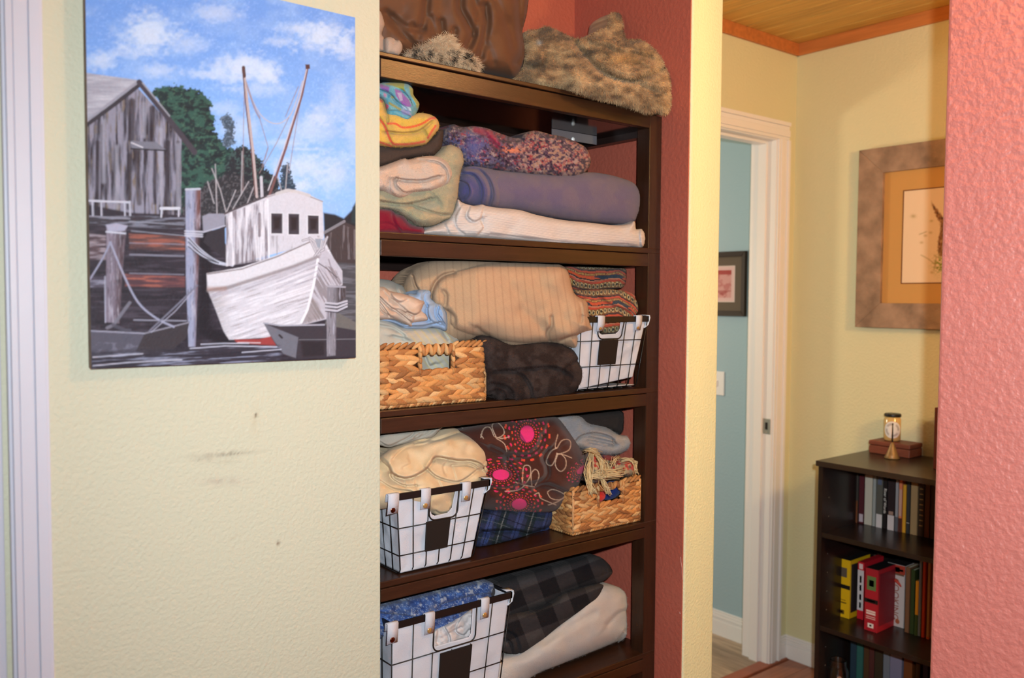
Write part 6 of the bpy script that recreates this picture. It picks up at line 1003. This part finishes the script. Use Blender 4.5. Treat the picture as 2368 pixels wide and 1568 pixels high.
# picture cards leaning at the back of that shelf, above the boxes
for u0, u1, v0, v1, c, c2, lb in ((1965, 1996, 1257, 1290, (134, 130, 96), (176, 150, 90), 'small greenish picture card standing behind the yellow carton'), (2004, 2040, 1270, 1300, (96, 70, 60), (200, 190, 196), 'small dark picture card with white shape behind the crimson box')):
    a = PX(u0, v0, 2.95); b = PX(u1, v1, 2.95); r_ = empty('picture_card', (2.95, (a[1]+b[1])/2, KS[1]), lb, 'card')
    MB().box(2.95, 2.953, b[1], a[1], KS[1]+.0005, a[2]).build('card', mat('card_%d' % c[0], c, .6, var=.35, vscale=40), r_); MB().box(2.949, 2.9505, b[1]+.004, b[1]+.018, b[2]+.004, a[2]-.006).build('picture', mat('card2_%d' % c[0], c2, .6, var=.3, vscale=50), r_)
# bottom shelf: dim row of cases and books, and the glass jar
G3 = 'cases on the bottom shelf of the bookcase'; z_ = .05
for u0, u1, vt, c, lb in ((1967, 1981, 1480, (44, 60, 74), 'dark blue case at the left of the bottom shelf'), (1981.5, 1996, 1484, (52, 100, 92), 'teal case on the bottom shelf'), (1998, 2010, 1492, (84, 56, 34), 'brown case on the bottom shelf'), (2010.5, 2022, 1494, (84, 44, 40), 'russet case on the bottom shelf'), (2023, 2042, 1502, (58, 48, 34), 'dark olive case on the bottom shelf'), (2043, 2058, 1508, (112, 118, 128), 'pale blue grey case on the bottom shelf'), (2058.5, 2086, 1512, (120, 118, 142), 'wide lavender grey case on the bottom shelf'), (2090, 2110, 1522, (104, 56, 26), 'rust orange case near the right of the bottom shelf'), (2118, 2128, 1535, (70, 46, 24), 'dim tan case near the pink wall on the bottom shelf'), (2134, 2146, 1538, (34, 34, 66), 'dark indigo case beside the pink wall')):
    book(u0, u1, vt, 0, z_, 2.78, c, lb, (), d=.14, group=G3, page=False, name='media_case')
thing(MB().ell((2.70, 1.465, .098), (.03, .05, 0), (.028, -.02, 0), (0, 0, .047), n=24, m=14).build('maroon_pouch', mat('maroon_cloth_plain', (110, 22, 40), .8, .2, bump=.5, bscale=60), None, smooth=True), 'dark maroon cloth pouch on the bottom shelf beside the glass jar', 'pouch')
jx, jz = 2.66, .0505; jy = PX(1938, 1540, 2.66)[1]
gj = empty('glass_jar', (jx, jy, jz), 'open clear glass canning jar holding pale shells on the bottom shelf', 'jar')
H0 = PX(1938, 1524, jx)[2]; M_jar = mat('jar_glass', (255, 255, 255), .02, .5, trans=1.0, ior=1.45)
pr_ = [(.030, jz), (.034, jz+.004), (.034, H0-.042), (.030, H0-.030), (.0255, H0-.024), (.0265, H0-.020), (.0255, H0-.016), (.0265, H0-.012), (.0255, H0-.008), (.0265, H0-.003), (.0255, H0)]
o = mobj('glass', *(lambda mb: (mb.v, mb.f[:-1]))(MB().lathe(pr_, jx, jy, 40)), M_jar, gj); so = o.modifiers.new('wall', 'SOLIDIFY'); so.thickness = .0018
rng = random.Random(3)
for k in range(9):
    a = rng.uniform(0, 6.28); r_ = rng.uniform(0, .018); zz = jz+.014+.0105*k*1.05
    sh = MB().ell((jx+r_*cos(a), jy+r_*sin(a), min(zz, H0-.040)), (.010, .002, .002), (-.002, .008, .001), (0, .001, .007), n=12, m=8).build('shell', mat('shell_pink', (206, 168, 146), .5, .4), None, smooth=True)
    tag(sh, 'small pale pinkish shell inside the glass jar', 'shell', 'shells in the glass jar')
